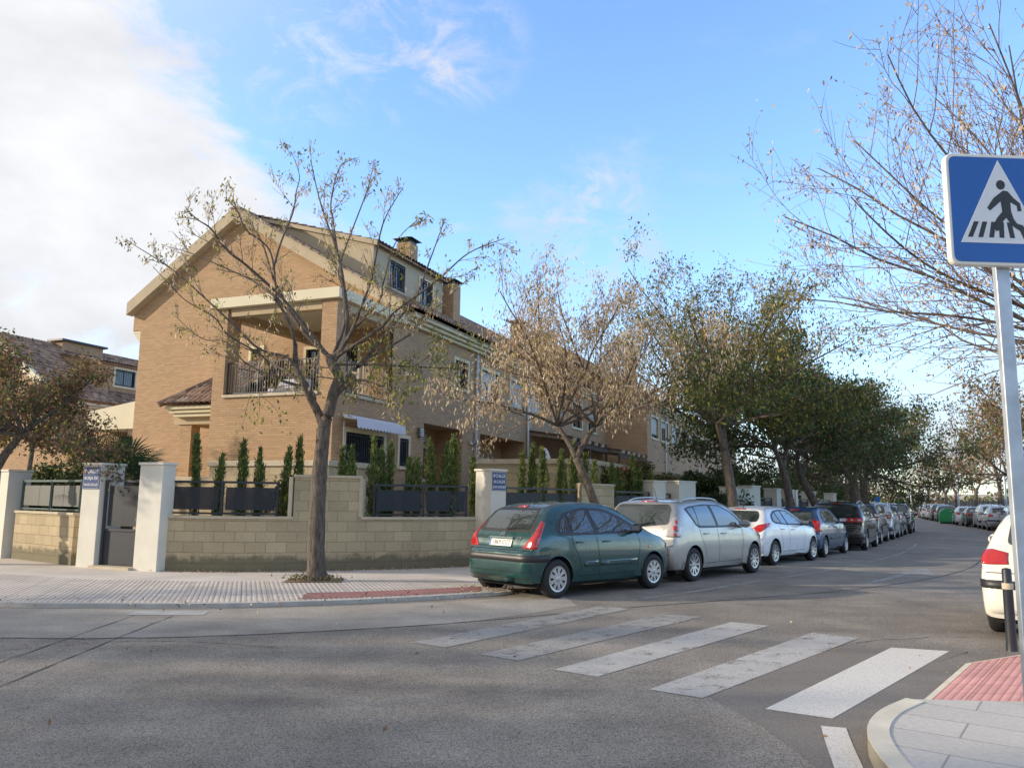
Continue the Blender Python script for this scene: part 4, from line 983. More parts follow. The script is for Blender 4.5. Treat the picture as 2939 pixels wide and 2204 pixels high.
# ---------------------------------------------------------------- cars (local frame: x forward from the rear bumper, y left, z up)
def interp(P, x):
    if x <= P[0][0]: return P[0][1]
    for (a, b), (c, d) in zip(P, P[1:]):
        if x <= c: return b+(d-b)*(x-a)/(c-a) if c > a else d
    return P[-1][1]
def smooth_profile(P, n=14):
    """monotone-ish catmull in arc space -> dense polyline, x kept increasing"""
    Q = catmull([(x, 0, z) for x, z in P], n); out = []; mx = -1e9
    for q in Q:
        mx = max(mx+1e-4, q.x); out.append((mx, q.z))
    return out
def car_mesh(S):
    L, W, H = S['L'], S['W'], S['H']; top = smooth_profile(S['top']); belt = S['belt']; plan = smooth_profile(S['plan'], 8); bot = smooth_profile(S['bot'], 6)
    xs = []
    x = 0.0
    while x < L:
        xs.append(x); d = min(x, L-x); st_ = .012+.06*min(1, d/.7)
        x += min(st_, .02) if S['tail'][0] < x < S['tail'][1] else st_
    xs.append(L)
    K = 30; rows = []
    tw = S.get('tumble', .42)
    for x in xs:
        zt = interp(top, x); zb = interp(bot, x); w = interp(plan, x)*W/2
        bz = min(interp(belt, x), zt-.07); h = zt-bz
        zb = min(zb, bz-.06)
        roofw = max(w*.2, w-.03-tw*h*1.0)
        rr = min(.10, h*.45)
        mid = zb+(bz-zb)*.55
        P = [(0, zb), (w*.70, zb), (w*.94, zb+.02), (w*.985, zb+.11), (w*1.0, mid-.05), (w*.999, mid+.10), (w*.975, bz-.03), (w-.035, bz+.02),
             (roofw+.04+.10*h, zt-rr-.30*h), (roofw, zt-rr*.75), (roofw*.86, zt-rr*.22), (roofw*.55, zt-.012), (0, zt)]
        C = catmull([(a, 0, b) for a, b in P], 8)
        Ls = [0]
        for a, b in zip(C, C[1:]): Ls.append(Ls[-1]+(b-a).length)
        row = []
        j = 0
        for k in range(K+1):
            l = Ls[-1]*k/K
            while j < len(Ls)-2 and Ls[j+1] < l: j += 1
            t = (l-Ls[j])/max(1e-9, Ls[j+1]-Ls[j]); p = C[j].lerp(C[j+1], min(1, t)); row.append((x, max(0, p.x), p.z))
        rows.append(row)
    V = []; F = []
    n = 2*K
    for row in rows:
        V += row+[(a, -b, c) for a, b, c in row[1:-1]][::-1]
    for i in range(len(rows)-1):
        for k in range(n):
            a, b = i*n+k, i*n+(k+1) % n; F.append((a, b, b+n, a+n))
    F.append(tuple(range(n))[::-1]); e = (len(rows)-1)*n; F.append(tuple(e+k for k in range(n)))
    bm = bmesh.new(); vs = [bm.verts.new(v) for v in V]
    for f in F:
        try: bm.faces.new([vs[i] for i in f])
        except ValueError: pass
    bmesh.ops.recalc_face_normals(bm, faces=bm.faces)
    return bm
def resample(poly, step, closed=True):
    P = [Vector((a, b, 0)) for a, b in poly]; out = []
    m = len(P) if closed else len(P)-1
    for i in range(m):
        a, b = P[i], P[(i+1) % len(P)]; k = max(1, int((b-a).length/step))
        out += [a.lerp(b, t/k) for t in range(k)]
    if not closed: out.append(P[-1])
    return [(p.x, p.y) for p in out]
def rounded(poly, r=.04, n=4):
    P = [Vector((a, b)) for a, b in poly]; out = []
    for i in range(len(P)):
        a, b, c = P[i-1], P[i], P[(i+1) % len(P)]; d1 = (a-b); d2 = (c-b); k = min(r, d1.length*.45, d2.length*.45)
        s, e = b+d1.normalized()*k, b+d2.normalized()*k
        for q in range(n+1):
            t = q/n; p = s*(1-t)**2+b*2*t*(1-t)+e*t*t; out.append((p.x, p.y))
    return out
def rounded_s(poly, r):  # round corners in (angle, z) space
    return [(a*100, b) for a, b in rounded([(a/100, b) for a, b in poly], r)]
def densify(poly):
    return [(a*100, b) for a, b in resample([(a/100, b) for a, b in poly], .02)]
class Proj:
    def __init__(s, bvh, L): s.b = bvh; s.L = L
    def hit(s, mode, a, b):
        if mode == 'L': o, d = Vector((a, 3, b)), Vector((0, -1, 0))
        elif mode == 'R': o, d = Vector((a, -3, b)), Vector((0, 1, 0))
        elif mode == 'B': o, d = Vector((-3, a, b)), Vector((1, 0, 0))
        elif mode == 'W': ct, st = math.cos(R(a)), math.sin(R(a)); o, d = Vector((.9-3*ct, 3*st, b)), Vector((ct, -st, 0))
        elif mode == 'F': o, d = Vector((s.L+3, a, b)), Vector((-1, 0, 0))
        else: o, d = Vector((a, b, 5)), Vector((0, 0, -1))
        h = s.b.ray_cast(o, d)
        if h[0] is None: h = s.b.find_nearest(o+d*(3 if mode != 'F' else 3.1))
        n = h[1] if h[1].dot(d) < 0 else -h[1]
        return h[0], n
    def patch(s, mb, mode, poly, off=.004, rings=5, step=.05, bulge=0.):
        P = resample(poly, step) if step else densify(poly); cx = sum(p[0] for p in P)/len(P); cy = sum(p[1] for p in P)/len(P); o = len(mb.v); n = len(P)
        for r in range(rings, 0, -1):
            t = r/rings
            for (a, b) in P:
                h, nn = s.hit(mode, cx+(a-cx)*t, cy+(b-cy)*t); mb.v.append(tuple(h+nn*(off+bulge*math.sqrt(max(0, 1-t*t)))))
        h, nn = s.hit(mode, cx, cy); mb.v.append(tuple(h+nn*(off+bulge)))
        if bulge or off > .006:   # little skirt so the part has thickness
            b0 = len(mb.v)
            for (a, b) in P: h, nn = s.hit(mode, a, b); mb.v.append(tuple(h-nn*.004))
            for k in range(n): mb.f.append((o+k, b0+k, b0+(k+1) % n, o+(k+1) % n)); mb.mi.append(mb.cur)
            e = b0-1
        else: e = len(mb.v)-1
        for r in range(rings-1):
            for k in range(n):
                a, b = o+r*n+k, o+r*n+(k+1) % n; mb.f.append((a, b, b+n, a+n)); mb.mi.append(mb.cur)
        l = o+(rings-1)*n
        for k in range(n): mb.f.append((l+k, l+(k+1) % n, e)); mb.mi.append(mb.cur)
    def line(s, mb, mode, pts, w=.008, off=.002, step=.05):
        P = resample(pts, step, False)
        for i in range(len(P)-1):
            a, b = P[i], P[i+1]; dx, dy = b[0]-a[0], b[1]-a[1]; l = math.hypot(dx, dy) or 1; nx, ny = -dy/l*w/2, dx/l*w/2
            q = [s.hit(mode, *p) for p in ((a[0]-nx, a[1]-ny), (b[0]-nx, b[1]-ny), (b[0]+nx, b[1]+ny), (a[0]+nx, a[1]+ny))]
            mb.face([h+n*off for h, n in q])
def orient_out(mb): pass
def wheel(parent, x, y, r, side, style, rimmat='rim'):
    w = empty('wheel', (x, y, r)); w.parent = parent
    m = MB(); hw = .095; k = side
    prof = [(r*.62, -hw), (r*.80, -hw*1.05), (r*.95, -hw*.92), (r, -hw*.6), (r, hw*.6), (r*.95, hw*.92), (r*.80, hw*1.05), (r*.64, hw*1.0), (r*.62, hw*.7)]
    m.lathe([(a, b*k) for a, b in prof], 32, 'y')
    m.build('tyre', 'rubber', w, smooth=True)
    m = MB(); R0 = r*.655; yo = hw*.78*k
    m.lathe([(0, hw*.2*k), (R0, hw*.2*k)], 24, 'y'); m.build('brake_disc', 'well', w)
    m = MB(); m.lathe([(R0+.004, hw*.9*k), (R0+.002, hw*1.02*k), (R0-.018, hw*.98*k), (R0-.026, hw*.6*k), (R0-.026, 0), (R0, 0)], 32, 'y')
    if style == 'cap':
        n = 9; ri, ro = .048, R0-.02; yy = hw*1.0*k
        for q in range(n*6):
            a0, a1 = 2*math.pi*q/(n*6), 2*math.pi*(q+1)/(n*6); ph = q % 6
            P = lambda r_, a_, d=0: (r_*math.cos(a_), yy-d*k, r_*math.sin(a_))
            if 2 <= ph <= 3:
                m.face([P(.048, a0), P(.048, a1), P(R0*.50, a1), P(R0*.50, a0)]); m.face([P(R0*.84, a0), P(R0*.84, a1), P(ro, a1), P(ro, a0)])
            else: m.face([P(.048, a0), P(.048, a1), P(ro, a1), P(ro, a0)])
        m.lathe([(0, yy+.012*k), (.035, yy+.010*k), (.05, yy)], 18, 'y')
    else:
        n = style
        for q in range(n):
            a = 2*math.pi*q/n; c, s_ = math.cos(a), math.sin(a); tx, tz = -s_, c
            w0, w1 = .024, .019 if n > 6 else .030; y0, y1 = hw*.80*k, hw*.98*k
            P = []
            for rr, ww, yy in ((.03, w0, y0), (R0-.012, w1, y1)):
                P += [(c*rr+tx*ww, yy, s_*rr+tz*ww), (c*rr-tx*ww, yy, s_*rr-tz*ww), (c*rr-tx*ww, yy-.03*k, s_*rr-tz*ww), (c*rr+tx*ww, yy-.03*k, s_*rr+tz*ww)]
            o = len(m.v); m.v += P
            for f in ((0, 1, 5, 4), (1, 2, 6, 5), (2, 3, 7, 6), (3, 0, 4, 7)): m.f.append(tuple(o+i for i in f)); m.mi.append(0)
        m.lathe([(0, hw*.88*k), (.045, hw*.86*k), (.055, hw*.7*k)], 18, 'y')
    m.build('rim', rimmat, w)
    return w
def make_car(S, label, loc, az, anchor=None, group='cars parked along the street'):
    """az: heading in degrees from +y towards +x.  anchor: local point put at loc"""
    rz = R(90-az); root = empty('parked_car', (0, 0, 0), rz, label, 'car', group)
    a = anchor or (0, 0); c, s = math.cos(rz), math.sin(rz)
    root.location = (loc[0]-(a[0]*c-a[1]*s), loc[1]-(a[0]*s+a[1]*c), 0)
    L, W, H = S['L'], S['W'], S['H']
    bm = car_mesh(S); bvh = BVHTree.FromBMesh(bm); PJ = Proj(bvh, L)
    me = bpy.data.meshes.new('body'); bm.to_mesh(me); bm.free()
    paint = S['paint']; me.materials.append(paint); me.materials.append(MT['well'])
    body = bpy.data.objects.new('body', me); COL.objects.link(body); body.parent = root
    # wheel arches
    xr, xf, r = S['xr'], S['xr']+S['WB'], S['r']
    bmc = bmesh.new()
    for x in (xr, xf):
        for sd in (1, -1):
            q = bmesh.ops.create_cone(bmc, cap_ends=True, segments=36, radius1=r*1.14, radius2=r*1.14, depth=.44, matrix=Matrix.Translation((x, sd*(W/2-.10), r*1.03)) @ Matrix.Rotation(R(90), 4, 'X'))
    mc = bpy.data.meshes.new('cut'); bmc.to_mesh(mc); bmc.free(); mc.materials.append(paint); mc.materials.append(MT['well'])
    mc.polygons.foreach_set('material_index', [1]*len(mc.polygons))
    co = bpy.data.objects.new('cut', mc); COL.objects.link(co); co.parent = root
    md = body.modifiers.new('b', 'BOOLEAN'); md.operation = 'DIFFERENCE'; md.object = co; md.solver = 'EXACT'
    dg = bpy.context.evaluated_depsgraph_get(); dg.update(); nm = bpy.data.meshes.new_from_object(body.evaluated_get(dg))
    body.modifiers.clear(); body.data = nm; nm.name = 'body'; bpy.data.objects.remove(co)
    nm.polygons.foreach_set('use_smooth', [True]*len(nm.polygons))
    try: nm.set_sharp_from_angle(angle=R(38))
    except Exception: pass
    def add(name, mat, par=None, smooth=True): 
        return (MB(), name, mat, par or root, smooth)
    def fin(t, fix=False):
        mb, name, mat, par, sm = t
        me_ = mb.mesh(name, mat, sm, True, False)
        o = bpy.data.objects.new(name, me_); COL.objects.link(o); o.parent = par; return o
    # arch lips
    for x in (xr, xf):
        for sd, md_ in ((1, 'L'), (-1, 'R')):
            t = add('wheel_arch', paint); pts = []
            for k in range(17):
                a_ = math.pi*(k/16); z = r*1.03+math.sin(a_)*r*1.155
                if z > .26: pts.append((x+math.cos(a_)*r*1.155, z))
            P = [PJ.hit(md_, *p)[0]+Vector((0, sd*.002, 0)) for p in pts]
            t[0].tube(P, .011, 6); fin(t)
    # side glass, pillars, seams
    for md_ in ('L', 'R'):
        t = add('window_surround', 'blackp'); PJ.patch(t[0], md_, rounded(S['dlo'], S.get('dlor', .06)), .0025, 7, .04); fin(t)
        for gl in S['glass']:
            t = add('side_window', 'carglass'); PJ.patch(t[0], md_, rounded(gl, .045), .006, 6, .04); fin(t)
        t = add('door_seam', 'well')
        for ln in S['seams']: PJ.line(t[0], md_, ln, .009, .0018)
        fin(t)
        if S.get('molding'):
            t = add('side_molding', S.get('mold_mat', paint)); 
            for (a0, a1, z0, z1) in S['molding']: PJ.patch(t[0], md_, [(a0, z0), (a1, z0), (a1, z1), (a0, z1)], .012, 2, .06)
            fin(t)
        for (hx, hz) in S['handles']:
            t = add('door_handle', S.get('handle_mat', paint)); h, n = PJ.hit(md_, hx, hz); sd = 1 if md_ == 'L' else -1
            t[0].tube([(hx-.085, h.y+sd*.004, hz), (hx-.06, h.y+sd*.032, hz+.004), (hx+.06, h.y+sd*.032, hz+.004), (hx+.085, h.y+sd*.004, hz)], .013, 6); fin(t)
        if S.get('mirror'):
            mx, mz = S['mirror']; h, n = PJ.hit(md_, mx, mz-.05); sd = 1 if md_ == 'L' else -1
            t = add('wing_mirror', S.get('mirror_mat', paint)); c_ = Vector((mx+.02, h.y+sd*.15, mz+.02))
            pr = [(.0, -.07), (.06, -.065), (.085, -.03), (.09, .02), (.07, .06), (0, .085)]
            bmm = bmesh.new(); bmesh.ops.create_uvsphere(bmm, u_segments=16, v_segments=10, radius=1)
            for v_ in bmm.verts:
                p = v_.co; v_.co = Vector((p.x*.075 if p.x > 0 else max(p.x, -.45)*.06, p.y*.115, p.z*.085))+c_
            o = len(t[0].v); t[0].v += [tuple(v_.co) for v_ in bmm.verts]; bmm.verts.index_update(); t[0].f += [tuple(o+v_.index for v_ in f_.verts) for f_ in bmm.faces]; t[0].mi += [0]*len(bmm.faces); bmm.free()
            t[0].tube([(mx+.03, h.y-sd*.02, mz-.06), (c_.x, c_.y-sd*.06, mz-.03)], .025, 6)
            mo = fin(t)
            g_ = MB(); q = c_+Vector((-.032, 0, 0)); g_.face([q+Vector((0, -.085, -.045)), q+Vector((0, .085, -.045)), q+Vector((0, .09, .05)), q+Vector((0, -.09, .05))]); g_.build('mirror_glass', 'chrome', mo)
        if S.get('rep'):
            t = add('side_repeater', 'orange'); PJ.patch(t[0], md_, [(S['rep'][0]-.03, S['rep'][1]-.018), (S['rep'][0]+.03, S['rep'][1]-.018), (S['rep'][0]+.03, S['rep'][1]+.018), (S['rep'][0]-.03, S['rep'][1]+.018)], .008, 2, .03); fin(t)
    # rear
    def sym(P): return [(-a, b) for a, b in P][::-1]
    if S.get('rear_surround'):
        t = add('tailgate_trim', 'blackp'); PJ.patch(t[0], 'B', rounded(S['rear_surround'], .05), .002, 8, .05); fin(t)
    t = add('rear_window', 'carglass'); PJ.patch(t[0], 'B', rounded(S['rear_glass'], .07), .006, 8, .05); rg = fin(t)
    t = add('front_windscreen', 'carglass'); PJ.patch(t[0], 'F', rounded(S['front_glass'], .07), .005, 8, .06); fin(t)
    for lamp in S['lamps']:  # (mode polygons for left side) (mat)
        poly_b, poly_s, mat = lamp
        for sd in (1, -1):
            t = add('tail_light', mat)
            PJ.patch(t[0], 'W', [(sd*a_, b_) for a_, b_ in rounded_s(poly_b, .012)], .008, 7, None, .008)
            tl = fin(t)
            for (ca, cb, cr, cm) in S.get('lamp_spots', []):
                k = MB(); PJ.patch(k, 'W', [(sd*(ca+cr*48*math.cos(q*.5236)), cb+cr*math.sin(q*.5236)) for q in range(12)], .018, 3, None, .004)
                o_ = bpy.data.objects.new('lamp_bulb', k.mesh('lamp_bulb', cm, True, True, False)); COL.objects.link(o_); o_.parent = tl
    for lamp in S.get('headlamps', []):
        for sd in (1, -1):
            t = add('headlight', 'clearlamp'); PJ.patch(t[0], 'F', [(sd*a_, b_) for a_, b_ in lamp], .006, 4, .04); fin(t)
    for (poly, mat, nm_) in S.get('rear_extra', []):
        t = add(nm_, mat); PJ.patch(t[0], 'B', poly, .012, 4, .06, .004); fin(t)
    for (z0, z1, am, mat, nm_) in S.get('wraps', []):
        t = add(nm_, mat); n_ = 44; pv = None; o0 = len(t[0].v)
        for k in range(n_+1):
            an = -am+2*am*k/n_
            for z_, of in ((z0, 0), (z0+.01, .014), (z1-.01, .014), (z1, 0)): h, n = PJ.hit('W', an, z_); t[0].v.append(tuple(h+Vector((n.x, n.y, 0)).normalized()*of))
        for k in range(n_):
            for j in range(3): a_ = o0+k*4+j; t[0].f.append((a_, a_+4, a_+5, a_+1)); t[0].mi.append(0)
        fin(t)
    for (pts, nm_) in S.get('rear_seams', []):
        t = add(nm_, 'well'); PJ.line(t[0], 'B', pts, .009, .002); fin(t)
    for (poly, mat, nm_) in S.get('side_extra', []):
        for md_ in ('L', 'R'):
            t = add(nm_, mat); PJ.patch(t[0], md_, poly, .012, 4, .06, .004); fin(t)
    # number plate
    if S.get('plate'):
        py, pz, txt = S['plate']; h, n = PJ.hit('B', py, pz); n = Vector((n.x, 0, n.z)).normalized()
        Mx = frameM(h+n*.014, Vector((0, -1, 0)), n)
        pe = empty('number_plate'); pe.parent = root; pe.matrix_local = Mx
        m = MB(); m.box((-.265, -.057, -.004), (.265, .057, .003)); bevel(m.build('plate', 'plate', pe), .003)
        m = MB(); m.box((-.262, -.054, .0031), (-.225, .054, .0042)); m.build('plate_band', 'blue', pe)
        if txt: text_obj('plate_lettering', txt, .105, 'ink', pe, Matrix.Translation((.018, 0, .0035)), .001, .95)
        m = MB(); m.box((-.28, .066, -.004), (.28, .09, .022)); m.build('plate_garnish', S.get('garnish', 'chrome'), pe)
    if S.get('wiper'):
        (a0, b0), (a1, b1) = S['wiper']; h0, n0 = PJ.hit('B', a0, b0); h1, n1 = PJ.hit('B', a1, b1)
        m = MB(); m.tube([h0+n0*.015, (h0+h1)/2+n0*.035, h1+n1*.02], [.016, .011, .007], 6); m.build('rear_wiper', 'blackp', rg)
    if S.get('brake3'):
        t = add('high_brake_light', 'redlamp'); a_, b_, c_ = S['brake3']; PJ.patch(t[0], 'B', [(-a_, b_), (a_, b_), (a_, c_), (-a_, c_)], .012, 3, .05); fin(t)
    if S.get('antenna'):
        ax, ay, lean = S['antenna']; h, n = PJ.hit('T', ax, ay); m = MB(); m.tube([h, h+Vector((-lean, 0, .28))], [.006, .0035], 5); m.tube([h-Vector((0, 0, .01)), h+Vector((0, 0, .015))], .018, 8); m.build('antenna', 'blackp', root)
    if S.get('rails'):
        x0, x1, ry = S['rails']
        for sd in (1, -1):
            P = []
            for k in range(13):
                x = x0+(x1-x0)*k/12; h, n = PJ.hit('T', x, sd*ry); P.append(h+Vector((0, 0, -.005+.055*math.sin(math.pi*k/12)**.35)))
            m = MB(); m.tube(P, .017, 6); m.build('roof_rail', 'rim', root, smooth=True)
    if S.get('badge'): S['badge'](root, PJ)
    if S.get('exhaust'):
        m = MB(); m.tube([(-.0, S['exhaust'], .24), (.3, S['exhaust'], .24)], .025, 10, False); m.build('exhaust', 'well', root)
    m = MB(); m.box((.25, -W/2+.12, .17), (L-.2, W/2-.12, .30)); m.build('underbody', 'well', root)
    for x, nm_ in ((xr, ''), (xf, '')):
        for sd in (1, -1): wheel(root, x, sd*(W/2-.105), r, sd, S['wheel'], S.get('rimmat', 'rim'))
    return root
def paint(name, c, metal=.0, rough=.28, coat=1.):
    t = NT(name); v = t.coord(); n = t.noise(v, 1.5, 4)
    k = t.ramp(n, [(.3, tuple(x*.93 for x in c)), (.7, tuple(min(1, x*1.05) for x in c))])
    t.col(k); t.b.inputs['Metallic'].default_value = metal
    rr = t.ramp(t.noise(v, 6, 5), [(.3, (rough*.8,)*3), (.7, (rough*1.4,)*3)]); t.L.new(rr, t.b.inputs['Roughness'])
    t.b.inputs['Coat Weight'].default_value = coat; t.b.inputs['Coat Roughness'].default_value = .05
    return t.m
PG = paint('paint_green', (.003, .052, .050), .15, .28); PS = paint('paint_silver', (.37, .355, .33), .55, .36); PW = paint('paint_white', (.70, .71, .73), 0, .3)
PB = paint('paint_blue', (.008, .04, .115), .3, .35); PK = paint('paint_black', (.012, .012, .013), 0, .2); PD = paint('paint_dark_grey', (.045, .047, .05), .4, .3); PW2 = paint('paint_cream_white', (.74, .70, .60), 0, .35); PLS = paint('paint_light_grey', (.42, .43, .45), .5, .38)
def hatch(L, W, H, WB, xr, r, **k):
    """generic hatchback proportions: returns a spec that can be overridden"""
    f = L-xr-WB
    S = dict(L=L, W=W, H=H, WB=WB, xr=xr, r=r, tail=(.05, .75), tumble=.46,
      top=[(0, .62), (.03, .70), (.10, .76), (.16, .93), (.30, H-.40), (.50, H-.17), (.72, H-.055), (1.1, H-.01), (1.7, H), (2.15, H-.045), (2.5, H-.17), (2.95, H-.43), (3.15, H-.52), (3.5, .86), (L-.22, .76), (L-.08, .66), (L, .52)],
      belt=[(0, .90), (.5, .97), (L-.9, .90), (L, .80)],
      bot=[(0, .36), (.08, .28), (.4, .22), (L-.5, .20), (L-.1, .24), (L, .32)],
      plan=[(0, .83), (.035, .90), (.10, .95), (.28, .985), (.9, 1.0), (L-1.1, 1.0), (L-.5, .96), (L-.2, .86), (L-.05, .70), (L, .60)])
    S.update(k); return S
def chevrons(root, PJ):
    m = MB(); h, n = PJ.hit('B', 0, .965); n = Vector((n.x, 0, n.z)).normalized(); M_ = frameM(h+n*.008, Vector((0, -1, 0)), n)
    for dy in (-.022, .016):
        P = [(-.055, dy-.020), (0, dy+.028), (.055, dy-.020), (.055, dy+.000), (0, dy+.048), (-.055, dy+.000)]
        m.slab([M_ @ Vector((a, b, 0)) for a, b in P], n*.006)
    m.build('badge', 'chrome', root)
    for (y, t, sz) in ((.50, 'CITROEN', .045), (-.40, 'C3', .075)):
        h, n = PJ.hit('B', y, .915); n2 = Vector((n.x, n.y*.5, n.z)).normalized()
        text_obj('badge_lettering', t, sz, 'chrome', root, frameM(h+n*.010, Vector((0, -1, 0)), n2), .003, 1.25)
def ovals(root, PJ):
    h, n = PJ.hit('B', 0, .985); n = Vector((n.x, 0, n.z)).normalized(); M_ = frameM(h+n*.010, Vector((0, -1, 0)), n); m = MB()
    for (rx, ry, cx, cy) in ((.068, .045, 0, 0), (.024, .044, 0, 0), (.046, .020, 0, .022)):
        m.tube([M_ @ Vector((cx+rx*math.cos(t*math.pi/12), cy+ry*math.sin(t*math.pi/12), 0)) for t in range(25)], .0065, 5)
    m.build('badge', 'chrome', root)
def dotbadge(root, PJ):
    h, n = PJ.hit('B', 0, .97); n = Vector((n.x, 0, n.z)).normalized(); M_ = frameM(h+n*.008, Vector((0, -1, 0)), n); m = MB()
    m.slab([M_ @ Vector(p) for p in ((-.03, -.04, 0), (.035, -.03, 0), (.03, .02, 0), (.01, .045, 0), (-.02, .03, 0), (-.035, 0, 0))], n*.006); m.build('badge', 'chrome', root)
C3 = hatch(3.80, 1.67, 1.52, 2.46, .61, .305, paint=PG, tail=(.04, .7), tumble=.38, plan=[(0, .73), (.03, .82), (.09, .90), (.22, .96), (.5, .99), (.9, 1.0), (2.75, 1.0), (3.3, .96), (3.6, .86), (3.75, .70), (3.8, .60)],
  top=[(0, .63), (.02, .71), (.07, .755), (.115, .80), (.15, .92), (.22, 1.03), (.38, 1.25), (.54, 1.39), (.78, 1.465), (1.15, 1.51), (1.6, 1.52), (2.05, 1.485), (2.45, 1.35), (2.9, 1.11), (3.1, 1.01), (3.4, .92), (3.65, .80), (3.78, .66), (3.85, .5)],
  belt=[(0, .88), (.5, .98), (2.6, .96), (3.4, .86), (3.85, .6)],
  dlo=[(.58, 1.03), (.68, 1.20), (.90, 1.34), (1.35, 1.415), (1.85, 1.40), (2.25, 1.28), (2.74, 1.05), (2.62, .995), (1.5, .975), (.72, .975)],
  glass=[[(.66, 1.03), (.75, 1.19), (.88, 1.28), (.88, 1.02)], [(.96, 1.015), (.95, 1.315), (1.40, 1.38), (1.50, 1.01)], [(1.60, 1.01), (1.51, 1.375), (1.85, 1.36), (2.22, 1.23), (2.48, 1.10), (2.50, 1.035)]],
  seams=[[(.93, .98), (.98, .82), (1.10, .62), (1.16, .40)], [(1.53, .98), (1.60, .60), (1.58, .34)], [(2.62, 1.0), (2.68, .80), (2.58, .34)], [(1.1, .33), (2.58, .33)]],
  handles=[(1.12, .86), (1.78, .86)], mirror=(2.42, 1.05), mirror_mat='blackp', rep=(2.95, .74),
  molding=[(1.22, 1.55, .47, .56), (1.63, 2.58, .47, .56)],
  rear_surround=[(-.65, 1.02), (.65, 1.02), (.56, 1.405), (-.56, 1.405)], rear_glass=[(-.55, 1.06), (.55, 1.06), (.49, 1.36), (-.49, 1.36)], front_glass=[(-.66, 1.03), (.66, 1.03), (.55, 1.42), (-.55, 1.42)],
  lamps=[([(33.5,.775),(47.5,.77),(50.5,.95),(56,1.18),(52,1.20),(43.5,.98)],None,'redlamp')],
  headlamps=[[(.42, .68), (.72, .70), (.70, .86), (.45, .80)]], plate=(0, .845, '1869 CCT'), garnish=PG, wiper=((-.02, 1.06), (-.40, 1.085)), brake3=(.11, 1.415, 1.44), antenna=(.85, 0, .10),
  wraps=[(.57, .68, 60, 'blackp', 'bumper_strip')],
  rear_seams=[([(-.76, .745), (.76, .745)], 'bumper_seam'), ([(-.70, .41), (.70, .41)], 'bumper_seam')], badge=chevrons, exhaust=-.32, wheel='cap')
VS = hatch(4.36, 1.77, 1.60, 2.75, .80, .325, paint=PS, tail=(.04, .6), tumble=.30,
  top=[(0, .66), (.02, .74), (.07, .80), (.12, .98), (.17, 1.10), (.30, 1.36), (.42, 1.50), (.62, 1.555), (1.1, 1.59), (1.8, 1.60), (2.3, 1.575), (2.75, 1.44), (3.25, 1.12), (3.45, 1.02), (3.85, .92), (4.15, .80), (4.28, .68), (4.36, .52)],
  belt=[(0, .92), (.5, 1.03), (3.0, 1.0), (3.8, .88), (4.36, .62)],
  dlo=[(.62, 1.40), (.85, 1.45), (1.5, 1.495), (2.15, 1.48), (2.6, 1.35), (3.08, 1.08), (2.95, 1.02), (1.1, 1.02), (.95, 1.06)],
  glass=[[(.70, 1.395), (.98, 1.43), (1.04, 1.08), (.97, 1.09)], [(1.06, 1.07), (1.02, 1.44), (1.62, 1.465), (1.78, 1.06)], [(1.88, 1.06), (1.74, 1.465), (2.12, 1.45), (2.55, 1.32), (2.86, 1.13), (2.86, 1.07)]],
  seams=[[(1.02, 1.04), (1.12, .82), (1.25, .62), (1.30, .40)], [(1.80, 1.04), (1.86, .60), (1.84, .34)], [(2.95, 1.02), (2.98, .80), (2.90, .34)], [(1.25, .33), (2.90, .33)]],
  handles=[(1.30, .91), (2.06, .90)], handle_mat='rim', mirror=(2.82, 1.07), 
  rear_surround=None, rear_glass=[(-.66, 1.10), (0, 1.03), (.66, 1.10), (.64, 1.40), (.56, 1.475), (-.56, 1.475), (-.64, 1.40)], front_glass=[(-.70, 1.06), (.70, 1.06), (.60, 1.50), (-.60, 1.50)],
  lamps=[([(38,.86),(54,.86),(56,1.05),(61,1.13),(55,1.24),(49,1.25),(43,1.10)],None,'clearlamp')], lamp_spots=[(48.5, 1.02, .055, 'redlamp'), (50.5, 1.14, .034, 'redlamp'), (47.5, .91, .034, 'redlamp')],
  headlamps=[[(.44, .70), (.76, .72), (.74, .90), (.47, .84)]], plate=(0, .84, '3823 DSG'), garnish='rim', wiper=((.0, 1.06), (-.36, 1.13)), brake3=(.15, 1.535, 1.553), antenna=(.52, -.22, .14), rails=(.75, 2.35, .60),
  rear_extra=[([(.52, .54), (.74, .54), (.74, .60), (.52, .60)], 'redlamp', 'reflector'), ([(-.74, .54), (-.52, .54), (-.52, .60), (-.74, .60)], 'redlamp', 'reflector')],
  rear_seams=[([(-.80, .80), (-.50, .80), (-.44, .66), (.44, .66), (.50, .80), (.80, .80)], 'bumper_seam')], badge=ovals, wheel=10)
